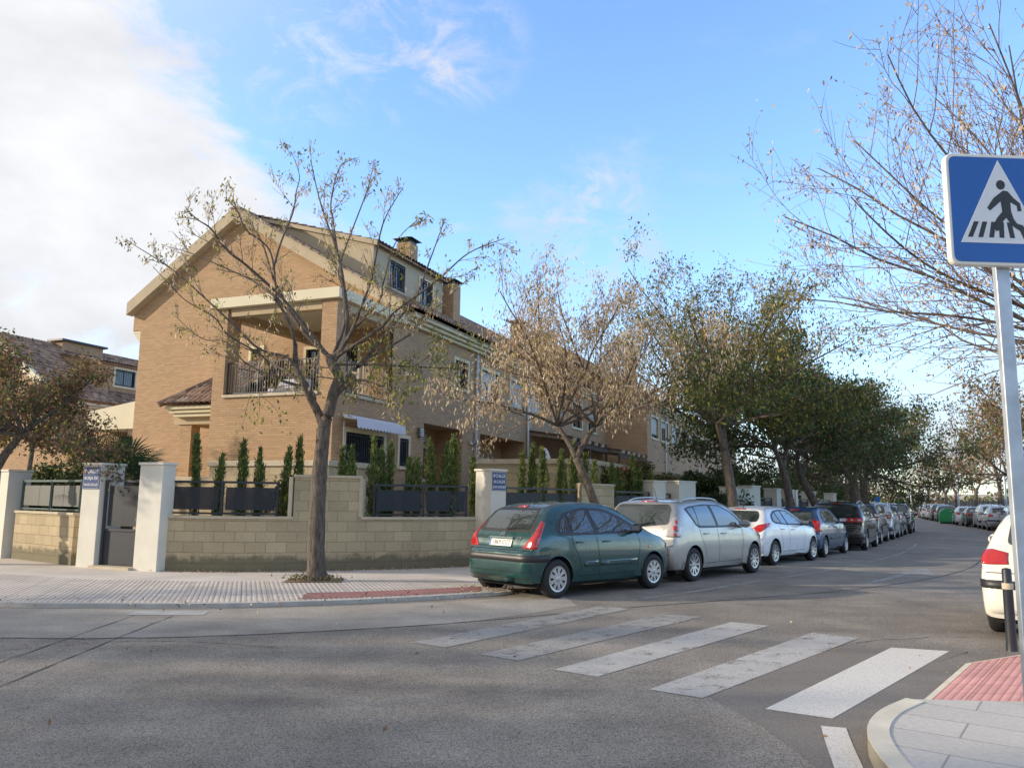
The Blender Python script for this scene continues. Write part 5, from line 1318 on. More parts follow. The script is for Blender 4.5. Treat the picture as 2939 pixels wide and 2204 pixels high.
P2 = hatch(3.96, 1.74, 1.46, 2.54, .66, .31, paint=PW, tail=(.05, .85), tumble=.46,
  top=[(0, .62), (.03, .70), (.09, .78), (.14, .93), (.22, 1.02), (.36, 1.17), (.52, 1.33), (.62, 1.385), (.95, 1.435), (1.5, 1.46), (1.95, 1.43), (2.35, 1.30), (2.85, 1.05), (3.1, .96), (3.5, .87), (3.75, .76), (3.88, .64), (3.96, .5)],
  belt=[(0, .90), (.5, .99), (2.6, .93), (3.4, .84), (3.96, .58)],
  dlo=[(.66, 1.08), (.74, 1.22), (.98, 1.33), (1.4, 1.37), (1.85, 1.35), (2.2, 1.23), (2.66, 1.01), (2.5, .965), (1.5, .98), (.80, 1.02)],
  glass=[[(.75, 1.09), (.82, 1.20), (1.02, 1.29), (1.12, 1.04), (.85, 1.06)], [(1.18, 1.03), (1.09, 1.305), (1.42, 1.33), (1.50, 1.01)], [(1.58, 1.01), (1.50, 1.335), (1.82, 1.31), (2.16, 1.19), (2.44, 1.05), (2.42, 1.0)]],
  seams=[[(.98, 1.0), (1.02, .82), (1.12, .62), (1.14, .40)], [(1.52, .98), (1.58, .60), (1.55, .34)], [(2.55, .97), (2.62, .80), (2.52, .34)], [(1.1, .33), (2.5, .33)]],
  handles=[(1.16, .88), (1.78, .86)], mirror=(2.40, 1.02), mirror_mat='blackp',
  rear_surround=None, rear_glass=[(-.57, 1.06), (.57, 1.06), (.58, 1.20), (.50, 1.33), (-.50, 1.33), (-.58, 1.20)], front_glass=[(-.68, 1.0), (.68, 1.0), (.56, 1.37), (-.56, 1.37)],
  lamps=[([(37,.80),(33,.90),(42,.99),(52,1.03),(64,1.04),(61,.96),(50,.92),(42,.82)],None,'redlamp')],
  headlamps=[[(.42, .66), (.74, .70), (.72, .86), (.45, .80)]], plate=(0, .62, ''), garnish=PW, wiper=((0, 1.04), (-.3, 1.06)), brake3=(.14, 1.36, 1.38), antenna=(.75, 0, .10),
  badge=dotbadge, wheel=9)
BL = hatch(3.9, 1.70, 1.45, 2.5, .66, .30, paint=PB, lamps=[([(40,.74),(54,.74),(57,1.0),(50,1.07),(43,1.04)],None,'redlamp')],
  dlo=[(.62, 1.02), (.72, 1.22), (1.0, 1.33), (1.5, 1.37), (1.95, 1.33), (2.3, 1.2), (2.62, 1.02), (2.5, .96), (.8, .97)],
  glass=[[(.72, 1.03), (.80, 1.18), (1.0, 1.28), (1.05, 1.01)], [(1.12, 1.01), (1.07, 1.30), (1.46, 1.33), (1.52, 1.0)], [(1.60, 1.0), (1.55, 1.335), (1.9, 1.29), (2.2, 1.17), (2.4, 1.04), (2.4, .99)]],
  seams=[[(1.0, 1.0), (1.04, .75), (1.14, .40)], [(1.55, .98), (1.58, .34)], [(2.5, .97), (2.52, .34)], [(1.1, .33), (2.5, .33)]], handles=[(1.18, .86), (1.80, .85)], mirror=(2.35, 1.02),
  rear_surround=None, rear_glass=[(-.56, 1.0), (.56, 1.0), (.50, 1.30), (-.50, 1.30)], front_glass=[(-.66, 1.0), (.66, 1.0), (.55, 1.36), (-.55, 1.36)], headlamps=[[(.42, .66), (.72, .70), (.70, .84), (.45, .80)]],
  plate=(0, .80, ''), garnish=PB, wheel=7, molding=[(1.2, 2.5, .50, .56)], mold_mat='blackp', antenna=(.8, 0, .1), brake3=(.12, 1.33, 1.35))
SV = hatch(4.4, 1.82, 1.62, 2.64, .82, .345, paint=PK, tail=(.05, .8), tumble=.36,
  top=[(0, .66), (.03, .78), (.10, .84), (.14, .98), (.26, 1.12), (.44, 1.34), (.60, 1.50), (.80, 1.565), (1.3, 1.61), (1.9, 1.62), (2.4, 1.57), (2.85, 1.42), (3.25, 1.16), (3.45, 1.09), (3.9, 1.0), (4.2, .88), (4.33, .72), (4.4, .52)],
  belt=[(0, .96), (.6, 1.08), (3.0, 1.02), (3.9, .92), (4.4, .64)],
  dlo=[(.82, 1.16), (.95, 1.34), (1.3, 1.46), (1.8, 1.50), (2.3, 1.45), (2.65, 1.32), (3.02, 1.10), (2.85, 1.05), (1.8, 1.06), (1.0, 1.10)],
  glass=[[(.92, 1.17), (1.02, 1.32), (1.26, 1.40), (1.34, 1.11)], [(1.40, 1.11), (1.34, 1.42), (1.76, 1.46), (1.86, 1.09)], [(1.95, 1.09), (1.86, 1.46), (2.25, 1.41), (2.6, 1.28), (2.82, 1.13), (2.82, 1.08)]],
  seams=[[(1.25, 1.1), (1.30, .80), (1.42, .42)], [(1.88, 1.06), (1.93, .40)], [(2.90, 1.05), (2.92, .40)], [(1.4, .40), (2.9, .40)]], handles=[(1.5, .97), (2.15, .96)], mirror=(2.78, 1.12),
  rear_surround=None, rear_glass=[(-.60, 1.14), (.60, 1.14), (.55, 1.46), (-.55, 1.46)], front_glass=[(-.70, 1.1), (.70, 1.1), (.58, 1.52), (-.58, 1.52)],
  lamps=[([(26,.93),(54,.93),(63,1.03),(50,1.08),(28,1.07)],None,'redlamp')], lamp_spots=[(36, 1.0, .04, 'clearlamp'), (46, 1.0, .04, 'clearlamp')], headlamps=[[(.42, .78), (.78, .82), (.76, .98), (.47, .9)]],
  plate=(0, .80, ''), garnish=PK, wheel=5, rails=(.95, 2.5, .60), brake3=(.14, 1.53, 1.55), antenna=(.9, 0, .08),
  wraps=[(.38, .56, 58, 'blackp', 'bumper_skirt')])
P3 = hatch(4.2, 1.76, 1.51, 2.61, .78, .315, paint=PW2, tail=(.04, .7), tumble=.40,
  lamps=[([(36,.86),(47,.85),(56,.93),(58,1.01),(48,1.03),(39,.99)],None,'redlamp')], lamp_spots=[],
  dlo=[(.66, 1.05), (.78, 1.26), (1.1, 1.38), (1.6, 1.42), (2.1, 1.37), (2.5, 1.23), (2.85, 1.03), (2.7, .98), (.85, .99)],
  glass=[[(.78, 1.06), (.86, 1.22), (1.1, 1.33), (1.15, 1.04)], [(1.22, 1.04), (1.17, 1.345), (1.62, 1.375), (1.70, 1.03)], [(1.78, 1.03), (1.72, 1.38), (2.05, 1.33), (2.42, 1.19), (2.62, 1.06), (2.62, 1.01)]],
  seams=[[(1.15, 1.0), (1.18, .80), (1.3, .42)], [(1.73, .98), (1.78, .34)], [(2.7, .98), (2.72, .34)], [(1.3, .33), (2.7, .33)]], handles=[(1.34, .90), (2.0, .88)], mirror=(2.62, 1.04), molding=[(1.3, 2.7, .50, .57)], mold_mat='blackp',
  rear_surround=None, rear_glass=[(-.58, 1.08), (.58, 1.08), (.54, 1.38), (-.54, 1.38)], front_glass=[(-.68, 1.03), (.68, 1.03), (.56, 1.42), (-.56, 1.42)], headlamps=[[(.42, .70), (.74, .72), (.72, .88), (.45, .84)]],
  plate=(0, .90, ''), garnish=PW2, wheel=8, wraps=[(.58, .68, 58, 'blackp', 'bumper_strip')],
  wiper=((0, 1.06), (-.34, 1.1)), brake3=(.12, 1.41, 1.43), rear_seams=[([(-.8, .76), (.8, .76)], 'bumper_seam')])
def rear_anchor(S): return (S['xr'], -S['W']/2+.03)
car_g = make_car(C3, 'dark green hatchback parked at the corner, nearest to the camera', (.76, 13.02), 47.5, rear_anchor(C3))
car_s = make_car(VS, 'silver people carrier with roof rails parked in front of the green hatchback', (3.62, 16.07), 41, rear_anchor(VS))
car_w = make_car(P2, 'white hatchback parked between the silver people carrier and the blue car', (6.62, 20.38), 41, rear_anchor(P2))
car_b = make_car(BL, 'dark blue hatchback parked beyond the white hatchback', (9.15, 23.65), 35, rear_anchor(BL))
car_k = make_car(SV, 'black off-road car with round reversing lamps, fifth in the row', (12.02, 27.45), 31, rear_anchor(SV))
car_n = make_car(P3, 'cream white hatchback with a large red tail lamp behind the bollard', (6.1, 10.35), 38, (.78, .82))
def copy_car(src, S, label, loc, az, paintm=None, anchor=None):
    o = copy_tree(src); o['label'] = label; rz = R(90-az); a = anchor or rear_anchor(S); c, s = math.cos(rz), math.sin(rz)
    o.rotation_euler = (0, 0, rz); o.location = (loc[0]-(a[0]*c-a[1]*s), loc[1]-(a[0]*s+a[1]*c), 0)
    if paintm:
        old = S['paint']
        def rec(q):
            if q.type == 'MESH':
                for sl_ in q.material_slots:
                    if sl_.material == old: sl_.link = 'OBJECT'; sl_.material = paintm
            for ch in q.children: rec(ch)
        rec(o)
    return o
copy_car(car_k, SV, 'black car with a high tail lamp, sixth in the row on the left', (14.55, 31.9), 30, PD)
copy_car(car_k, SV, 'light grey off-road car, seventh in the row on the left', (16.95, 35.9), 30, PLS)
copy_car(car_n, P3, 'dark car just behind the light grey off-road car on the left', (19.15, 39.7), 30, PD)
copy_car(car_s, VS, 'black estate car, last of the row on the left', (21.6, 43.7), 29, PK)
# far row on the right hand side
FAR = [(28.9, 47.2, car_s, VS, PLS, 'silver car nearest to the sign pole in the far right row'), (29.9, 50.9, car_n, P3, PLS, 'second silver car from the sign pole in the far right row'), (31.7, 55.0, car_k, SV, PW, 'white off-road car in the far right row'),
       (33.2, 59.2, car_w, P2, PD, 'small dark car in the far right row, right of the white hatchback'), (34.9, 63.6, car_w, P2, None, 'white hatchback right next to the green recycling container'),
       (39.4, 75.0, car_n, P3, PK, 'black car left of the green recycling container'), (41.2, 79.4, car_k, SV, PD, 'dark van-like car left of the recycling container'), (43.2, 84.2, car_w, P2, None, 'white car, right one of two far white cars beyond the container'), (45.2, 88.9, car_k, SV, PW, 'white car, left one of two far white cars beyond the container'),
       (47.4, 94.0, car_n, P3, PD, 'farthest grey car at the left end of the right hand row'), (50.0, 100.5, car_w, P2, PK, 'tiny dark car at the vanishing end of the right hand row')]
for x, y, src, S, pm, lb in FAR: copy_car(src, S, lb, (x, y), 24, pm, (S['xr'], S['W']/2-.03))

# green recycling container with a domed front
def container():
    root = empty('recycling_container', (36.6, 67.9, 0), R(66), 'green recycling container standing in the parking row on the right', 'container'); root.scale = (.68, .68, .68)
    m = MB(); prof = []
    for k in range(13):
        a = math.pi*k/12; prof.append((math.cos(a)*.95, 1.0+math.sin(a)*.85))
    poly = [(.95, .12)]+prof+[(-.95, .12)]
    m.slab([(-.75, y, z) for y, z in poly], (1.5, 0, 0)); bevel(m.build('container_body', 'green_c', root), .04)
    m = MB(); m.slab([(-.90, y*.9, .15+z*.92) for y, z in poly], (.14, 0, 0)); m.build('container_end', 'green_c', root)
    for sd in (-1, 1):
        k = MB(); k.slab([(sd*.76, -.2, 1.35), (sd*.76, .2, 1.35), (sd*.76, .2, 1.55), (sd*.76, -.2, 1.55)], (sd*.05, 0, 0)); k.build('opening_flap', 'blackp', root)
    k = MB(); k.box((-.7, -.8, 0), (-.5, .8, .12)); k.box((.5, -.8, 0), (.7, .8, .12)); k.build('foot', 'blackp', root)
container()

# ---------------------------------------------------------------- pedestrian crossing sign and bollard
def crossing_sign():
    # plate 60 cm, left bottom corner and orientation in world space
    root = empty('crossing_sign', (2.742, 4.33, .12), R(3), 'square blue pedestrian crossing sign on a steel post at the right edge', 'sign')
    zc = 3.20-.12; w = .305
    P = rounded([(-w, -w), (w, -w), (w, w), (-w, w)], .05, 5)
    def plate(poly, y0, y1, mat, nm, par): # in the x z plane
        m = MB(); m.slab([(a, y0, zc+b*1.07) for a, b in poly], (0, y1-y0, 0)); return m.build(nm, mat, par)
    pl = plate(P, .0, .042, 'signrim', 'plate', root); bevel(pl, .006, 3)
    q = rounded([(-w+.018, -w+.018), (w-.018, -w+.018), (w-.018, w-.018), (-w+.018, w-.018)], .04, 5)
    plate(q, -.003, -.0005, 'blue', 'sign_face', pl)
    T = [(-.245, -.185), (.245, -.185), (0, .272)]
    plate(T, -.005, -.0032, 'wht', 'triangle', pl)
    fig = MB()
    def P2(poly, y=-.0068): fig.slab([(a, y, zc+b*1.07) for a, b in poly], (0, .0014, 0))
    P2([(.0+.026*math.cos(t*math.pi/12)+.006, .135+.026*math.sin(t*math.pi/12)) for t in range(24)])
    P2([(.018, .104), (.045, .10), (.075, .065), (.112, .035), (.118, -.005), (.095, -.008), (.092, .022), (.055, .042), (.056, -.01), (.068, -.05), (.085, -.075), (.120, -.085), (.155, -.16), (.12, -.16), (.10, -.115), (.06, -.09), (.025, -.045), (-.008, -.08), (-.022, -.115), (-.04, -.12), (-.05, -.085), (-.030, -.05), (.005, -.012), (.0, .045), (-.065, -.008), (-.082, .006), (-.04, .062)][::-1])
    for k, (x0, tl) in enumerate(((-.205, .055), (-.145, .040), (-.082, .024), (-.022, .004), (.040, -.018))):
        P2([(x0, -.155), (x0+.028, -.155), (x0+.028+tl*.75, -.07), (x0+tl*.75, -.07)], -.0062 if k != 2 else -.0060)
    fig.build('pedestrian_symbol', 'ink', pl)
    m = MB(); m.box((-.02, .045, 0), (.060, .085, 3.40)); po = bevel(m.build('post', 'galv', root), .006); po.location = (.0, .0, 0)
    m = MB()
    for z in (2.92, 3.2): m.box((-.05, .043, z), (.09, .05, z+.04))
    m.build('clamp', 'galv', root)
crossing_sign()
m = MB(); m.lathe([(.055, 0), (.052, .02), (.048, .10), (.046, .60), (.048, .61), (.048, .66), (.044, .67), (.044, .78), (.040, .80), (0, .81)], 20)
bo = m.build('bollard', 'dark', smooth=True); bo.location = (5.02, 8.27, .12); tag(bo, 'dark metal bollard at the kerb beside the red tactile paving', 'bollard')
m = MB(); m.lathe([(.0495, .60), (.0505, .605), (.0505, .655), (.0495, .66)], 20); m.build('reflective_band', 'capc', bo, smooth=True)
# street lamps on the right pavement
def lamp_post(x, y, label, h=7.5):
    root = empty('street_lamp', (x, y, .1), 0, label, 'street lamp', 'tall grey street lamps on the right')
    m = MB(); m.tube([(0, 0, 0), (0, 0, 1.2), (0, 0, h)], [.10, .085, .05], 10); m.build('post', 'galv', root, smooth=True)
    m = MB(); m.tube([(0, 0, h-.1), (-.4, .1, h+.15), (-1.0, .25, h+.22)], .03, 6); a = m.build('lamp_arm', 'galv', root)
    m = MB(); m.box((-1.5, .18, h+.16), (-.95, .36, h+.26)); bevel(m.build('lamp_head', 'galv', a), .03)
lamp_post(34.3, 56.0, 'grey street lamp closest to the sign pole')
lamp_post(39.6, 71.5, 'grey street lamp right of the recycling container')
lamp_post(46.2, 90.0, 'far street lamp left of the recycling container', 7)
lamp_post(53.5, 108, 'farthest street lamp near the hedge at the end of the road', 7)
# small traffic signs far down the road
m = MB(); m.tube([(0, 0, 0), (0, 0, 2.05)], .03, 6); s_ = m.build('traffic_sign', 'galv'); s_.location = (27.2, 60, .05); tag(s_, 'small round blue sign above the last cars of the left row', 'sign')
m = MB(); m.lathe([(0, 0), (.22, 0), (.22, .02), (0, .02)], 20, 'y', (0, -.05, 1.85)); m.build('sign_face', 'blue', s_)
m = MB(); m.tube([(0, 0, 0), (0, 0, 2.6)], .03, 6); s_ = m.build('traffic_sign', 'galv'); s_.location = (42.5, 88, .05); tag(s_, 'small white and red triangular give way sign far down the road', 'sign')
m = MB(); m.slab([(-.4, -.05, 2.6), (.4, -.05, 2.6), (0, -.05, 1.92)], (0, .02, 0)); sf = m.build('sign_rim', 'redlamp', s_)
m = MB(); m.slab([(-.26, -.06, 2.52), (.26, -.06, 2.52), (0, -.06, 2.1)], (0, .008, 0)); m.build('sign_face', 'wht', sf)
# dark fence behind the right pavement
def right_fence():
    P = [(33.5, 48), (39, 60), (44.5, 73), (50, 87), (57, 103), (66, 122)]
    root = empty('boundary_fence', (P[0][0], P[0][1], 0), 0, 'long dark fence behind the right hand pavement and trees', 'fence')
    O = Vector((P[0][0], P[0][1], 0))
    for i in range(len(P)-1):
        a, b = Vector((*P[i], 0)), Vector((*P[i+1], 0)); m = MB(); n = int((b-a).length/2.5)
        m.slab([a-O+Vector((0, 0, .1)), b-O+Vector((0, 0, .1)), b-O+Vector((0, 0, 2.0)), a-O+Vector((0, 0, 2.0))], (.03, 0, 0)); m.build('fence_panel', 'darkmesh', root)
        m = MB()
        for k in range(n): p = a.lerp(b, k/n)-O; m.beam(p, p+Vector((0, 0, 2.15)), .08, .08)
        m.build('fence_post', 'dark', root)
right_fence()
TREE1=[
 ('trunk',[(-3.45,14.70,0.04),(-3.48,14.70,0.65),(-3.49,14.70,1.48),(-3.48,14.70,2.06),(-3.46,14.70,2.48),(-3.45,14.70,2.78)],0.185,0.15),
 ('r',[(-3.45,14.70,2.78),(-3.34,14.71,3.10),(-3.26,14.73,3.43),(-3.26,14.75,3.74),(-3.37,14.78,4.00),(-3.47,14.80,4.17)],0.135,0.10),
 ('l',[(-3.45,14.70,2.78),(-3.57,14.67,3.06),(-3.68,14.62,3.33),(-3.81,14.57,3.59),(-3.92,14.52,3.82),(-3.99,14.46,4.01),(-4.05,14.40,4.29)],0.11,0.05),
 ('l2',[(-4.13,14.7,4.35),(-4.24,14.58,4.8),(-4.37,14.43,5.13),(-4.38,14.27,5.17),(-4.45,14.09,5.93),(-4.82,13.9,6.26),(-4.96,13.7,6.56),(-5.08,13.5,6.7)],0.045,0.008),
 ('b1',[(-3.44,14.7,4.19),(-3.99,14.79,4.67),(-4.37,14.91,5.22),(-4.61,15.05,5.72),(-4.97,15.19,6.47),(-5.28,15.34,6.87),(-5.51,15.5,7.07)],0.06,0.008),
 ('b2',[(-3.47,14.7,4.26),(-4.21,14.53,5.13),(-4.92,14.3,5.75),(-5.18,14.05,5.91),(-5.36,13.78,6.19),(-5.52,13.49,6.26),(-5.61,13.2,6.36)],0.05,0.008),
 ('b3',[(-3.69,14.7,4.32),(-4.11,14.87,4.76),(-4.61,15.1,5.33),(-5.16,15.35,5.72),(-5.86,15.62,6.08),(-6.69,15.91,6.48),(-7.26,16.2,6.69)],0.05,0.007),
 ('b4',[(-3.98,14.7,3.58),(-4.2,14.61,3.98),(-4.76,14.49,4.18),(-5.33,14.35,4.77),(-6.14,14.21,5.5),(-6.46,14.06,5.78),(-6.81,13.9,5.97)],0.045,0.007),
 ('b5',[(-4.44,14.7,5.62),(-4.39,14.76,6.15),(-4.27,14.83,6.83),(-4.21,14.92,7.31),(-4.29,15.01,7.76),(-4.42,15.1,8.33)],0.03,0.006),
 ('b6',[(-3.37,14.7,4.1),(-3.08,14.77,4.59),(-3.25,14.86,5.68),(-3.41,14.96,6.29),(-3.65,15.07,6.85),(-3.91,15.18,7.44),(-4.13,15.3,8.18)],0.07,0.008),
 ('b6b',[(-3.36,14.7,6.21),(-3.52,14.98,6.89),(-3.67,15.35,7.51),(-3.61,15.76,8.19),(-3.55,16.2,8.63)],0.035,0.006),
 ('b7',[(-3.38,14.7,3.99),(-3.04,14.61,4.6),(-2.8,14.5,5.04),(-2.62,14.37,5.57),(-2.4,14.24,6.57),(-2.08,14.1,7.24)],0.06,0.008),
 ('b7b',[(-3.37,14.7,4.08),(-3.19,14.87,4.79),(-3.34,15.1,5.53),(-3.44,15.35,6.08),(-3.03,15.62,7.64),(-3.01,15.9,8.31)],0.05,0.007),
 ('b8',[(-3.3,14.7,4.1),(-2.47,14.48,4.58),(-2.18,14.2,4.87),(-1.36,13.89,5.39),(-0.81,13.55,5.8),(-0.16,13.2,5.95)],0.05,0.007),
 ('b8b',[(-2.99,14.7,4.6),(-2.52,14.66,5.13),(-2.4,14.61,5.53),(-2.27,14.56,6.32),(-1.8,14.5,6.76)],0.035,0.006),
 ('b9',[(-3.33,14.7,3.28),(-2.95,14.84,3.88),(-2.77,15.02,4.19),(-2.49,15.22,4.74),(-1.96,15.44,5.4),(-1.73,15.66,6.31),(-1.44,15.9,7.28)],0.08,0.009),
 ('b9b',[(-2.71,14.7,4.13),(-2.42,15.02,4.37),(-1.94,15.43,4.79),(-1.9,15.89,5.12),(-1.44,16.38,5.63),(-1.0,16.9,6.28)],0.035,0.006),
 ('b10',[(-3.36,14.7,3.97),(-2.73,14.81,3.99),(-2.09,14.96,4.01),(-1.21,15.12,3.95),(-1.09,15.3,3.99)],0.035,0.006),
 ('b11',[(-3.2,14.7,3.33),(-2.83,14.51,3.61),(-2.4,14.26,3.56),(-2.14,13.99,3.36),(-1.95,13.7,3.08)],0.05,0.008),
 ('b12',[(-3.68,14.7,3.22),(-3.76,15.0,3.45),(-4.04,15.4,3.68),(-4.48,15.83,3.95),(-5.08,16.3,4.31)],0.06,0.02),
 ('b13',[(-4.15,14.7,3.43),(-4.46,14.49,3.58),(-4.64,14.22,4.0),(-5.03,13.92,4.3),(-5.26,13.59,4.56),(-5.6,13.25,4.83),(-5.99,12.9,5.28)],0.035,0.006),
 ('b14',[(-4.15,14.7,3.43),(-4.57,14.83,3.63),(-5.15,15.0,4.02),(-5.55,15.19,4.45),(-6.13,15.39,4.57),(-6.85,15.6,5.15)],0.03,0.006)]
# ---------------------------------------------------------------- trees
def leaves_mesh(name, pts, size, aspect, mats, weights, seed, hang=.0, jitter=.05, per=1):
    """one mesh of many small leaf blades around the given points; hang 1 = blades hang down"""
    rs = np.random.RandomState(seed); P = np.repeat(np.array(pts, dtype=np.float64), per, axis=0); n = len(P)
    P = P+rs.normal(0, jitter, (n, 3))
    d = rs.normal(0, 1, (n, 3)); d[:, 2] -= hang*3; d /= np.linalg.norm(d, axis=1)[:, None]
    r = rs.normal(0, 1, (n, 3)); s = np.cross(d, r); s /= np.linalg.norm(s, axis=1)[:, None]
    L = size*rs.uniform(.6, 1.3, n)[:, None]; W = L*aspect*.5
    a = P; b = P+d*L*.45+s*W; c = P+d*L; e = P+d*L*.45-s*W
    V = np.stack([a, b, c, e], 1).reshape(-1, 3); me = bpy.data.meshes.new(name)
    me.vertices.add(n*4); me.vertices.foreach_set('co', V.ravel()); me.loops.add(n*4); me.loops.foreach_set('vertex_index', np.arange(n*4))
    me.polygons.add(n); me.polygons.foreach_set('loop_start', np.arange(n)*4); me.polygons.foreach_set('loop_total', np.full(n, 4))
    for m_ in mats: me.materials.append(MT[m_])
    w = np.array(weights, float); w /= w.sum()
    cl = rs.choice(len(mats), n, p=w); me.polygons.foreach_set('material_index', cl.astype(np.int32)); me.update(calc_edges=True); return me
def link(name, me, parent):
    o = bpy.data.objects.new(name, me); COL.objects.link(o); o.parent = parent; return o
def rand_dir(rnd, d, spread, upb=0.):
    v = Vector((rnd.gauss(0, 1), rnd.gauss(0, 1), rnd.gauss(0, 1))).normalized()
    return (d.normalized()+v*spread+Vector((0, 0, upb))).normalized()
def twig(mb, tips, rnd, p, d, L, r, depth, droop=0., n=5, kids=5, spread=.75, upb=.12, leafp=None, sides=4):
    pts = [Vector(p)]; dd = Vector(d)
    for i in range(n):
        dd = rand_dir(rnd, dd, .16, -droop*(i/n)+upb*.25); pts.append(pts[-1]+dd*L/n)
    mb.tube(pts, [r*(1-.75*i/n)+.0015 for i in range(n+1)], sides if depth else 3, False)
    if depth == 0:
        tips += pts[1:]; return
    for k in range(kids):
        t = .22+.78*(k+rnd.random())/kids; i = min(n-1, int(t*n)); q = pts[i].lerp(pts[i+1], t*n-i)
        twig(mb, tips, rnd, q, rand_dir(rnd, (pts[i+1]-pts[i]), spread, upb), L*rnd.uniform(.32, .55)*(1.25-.5*t), max(.0035, r*.5), depth-1, droop, max(3, n-1), kids, spread, upb, leafp, sides)
def finish_tree(root, tm, bm_, wm, tips, leaf_sets, seed, mats=('bark', 'twig')):
    tr = tm.build('trunk', mats[0], root, smooth=True, fix=False, uv=False)
    bo_ = bm_.build('branches', mats[0], root, smooth=True, fix=False, uv=False)
    wo = wm.build('twigs', mats[1], root, smooth=True, fix=False, uv=False)
    rs = random.Random(seed)
    for i, (nm, frac, per, size, asp, ms, ws, hang, jit, zlim) in enumerate(leaf_sets):
        pts = [tuple(p) for p in tips if rs.random() < frac and zlim[0] <= p.z <= zlim[1]]
        if pts: link(nm, leaves_mesh(nm, pts, size, asp, ms, ws, seed+i, hang, jit, per), root)
def traced_tree(spec, label):
    rnd = random.Random(11); root = empty('street_tree', (0, 0, 0), 0, label, 'tree', 'street trees')
    tm, bm_, wm = MB(), MB(), MB(); tips = []; samples = []
    spec = [(n, p, a*(.84 if n in ('trunk', 'r', 'l') else .78), b*.82) for n, p, a, b in spec]
    for n, pts, r0, r1 in spec:
        P = [Vector(p) for p in pts]
        if n != 'trunk':
            # join the limb to the nearest point of what stands already
            bst = min(samples, key=lambda s_: (s_.x-P[0].x)**2+(s_.z-P[0].z)**2+.02*(s_.y-P[0].y)**2); dlt = bst-P[0]
            P = [p+dlt*(1-i/(len(P)-1))**2 for i, p in enumerate(P)]
            P = [p+Vector((rnd.gauss(0, .02), rnd.gauss(0, .07), rnd.gauss(0, .02))) if 0 < i else p for i, p in enumerate(P)]
        C = catmull(P, 6); N = len(C)
        rr = [(r0+(r1-r0)*(i/(N-1))**.8)*(1+rnd.uniform(-.05, .05)) for i in range(N)]
        if n == 'trunk':
            rr = [r*(1+.35*math.exp(-i/2.2)) for i, r in enumerate(rr)]; tm.tube(C, rr, 14); 
        elif r0 > .078: tm.tube(C, rr, 12)
        else: bm_.tube(C, rr, 7)
        samples += C
        if n in ('trunk', 'r', 'l'): 
            if n != 'trunk':
                for k in range(3):
                    c = C[rnd.randint(N//2, N-1)]; twig(wm, tips, rnd, c, rand_dir(rnd, Vector((rnd.uniform(-1, 1), rnd.uniform(-1, .3), .1)), .3), rnd.uniform(.5, .9), .012, 1, .3, 5, 5)
            continue
        Lt = sum((b-a).length for a, b in zip(C, C[1:])); nb = int(Lt*2.7)
        for k in range(nb):
            t = .18+.82*(k+rnd.random())/nb; i = min(N-2, int(t*(N-1))); d = (C[i+1]-C[i])
            twig(wm, tips, rnd, C[i], rand_dir(rnd, d, .70, .10), rnd.uniform(.42, 1.0)*(1.15-.72*t), max(.0048, rr[i]*.32), 1, .05, 5, 6, .7, .15)
        tips += C[-2:]
    # low yellow green shoots hanging under the crown
    low = []
    for (x, y, z, n) in ((-1.9, 14.9, 4.05, 8), (-2.4, 14.6, 3.85, 8), (-1.6, 15.2, 4.2, 6), (-3.0, 14.4, 3.85, 5), (-2.9, 15.1, 4.4, 5), (-4.6, 14.4, 3.3, 3), (-1.3, 14.8, 4.5, 6)):
        for k in range(n):
            st = Vector((x+rnd.gauss(0, .2), y+rnd.gauss(0, .2), z+rnd.gauss(0, .15))); twig(wm, low, rnd, st, rand_dir(rnd, Vector((rnd.uniform(-.5, .8), 0, -.5)), .4), rnd.uniform(.35, .7), .006, 0, .6, 5)
    tr = tm; rs = random.Random(5)
    finish_tree(root, tm, bm_, wm, tips, [('leaves', .24, 3, .075, .42, ['yleaf', 'gleaf'], [3, 1.3], .45, .06, (-1, 99)), ('seed_pods', .23, 2, .11, .22, ['pod2', 'pod'], [1.6, 1], .9, .05, (-1, 99))], 21, ('bark', 'twig'))
    link('low_foliage', leaves_mesh('low_foliage', [tuple(p) for p in low], .085, .45, ['yleaf', 'gleaf', 'pod2'], [3, 3, .7], 31, .6, .08, 6), root)
    return root
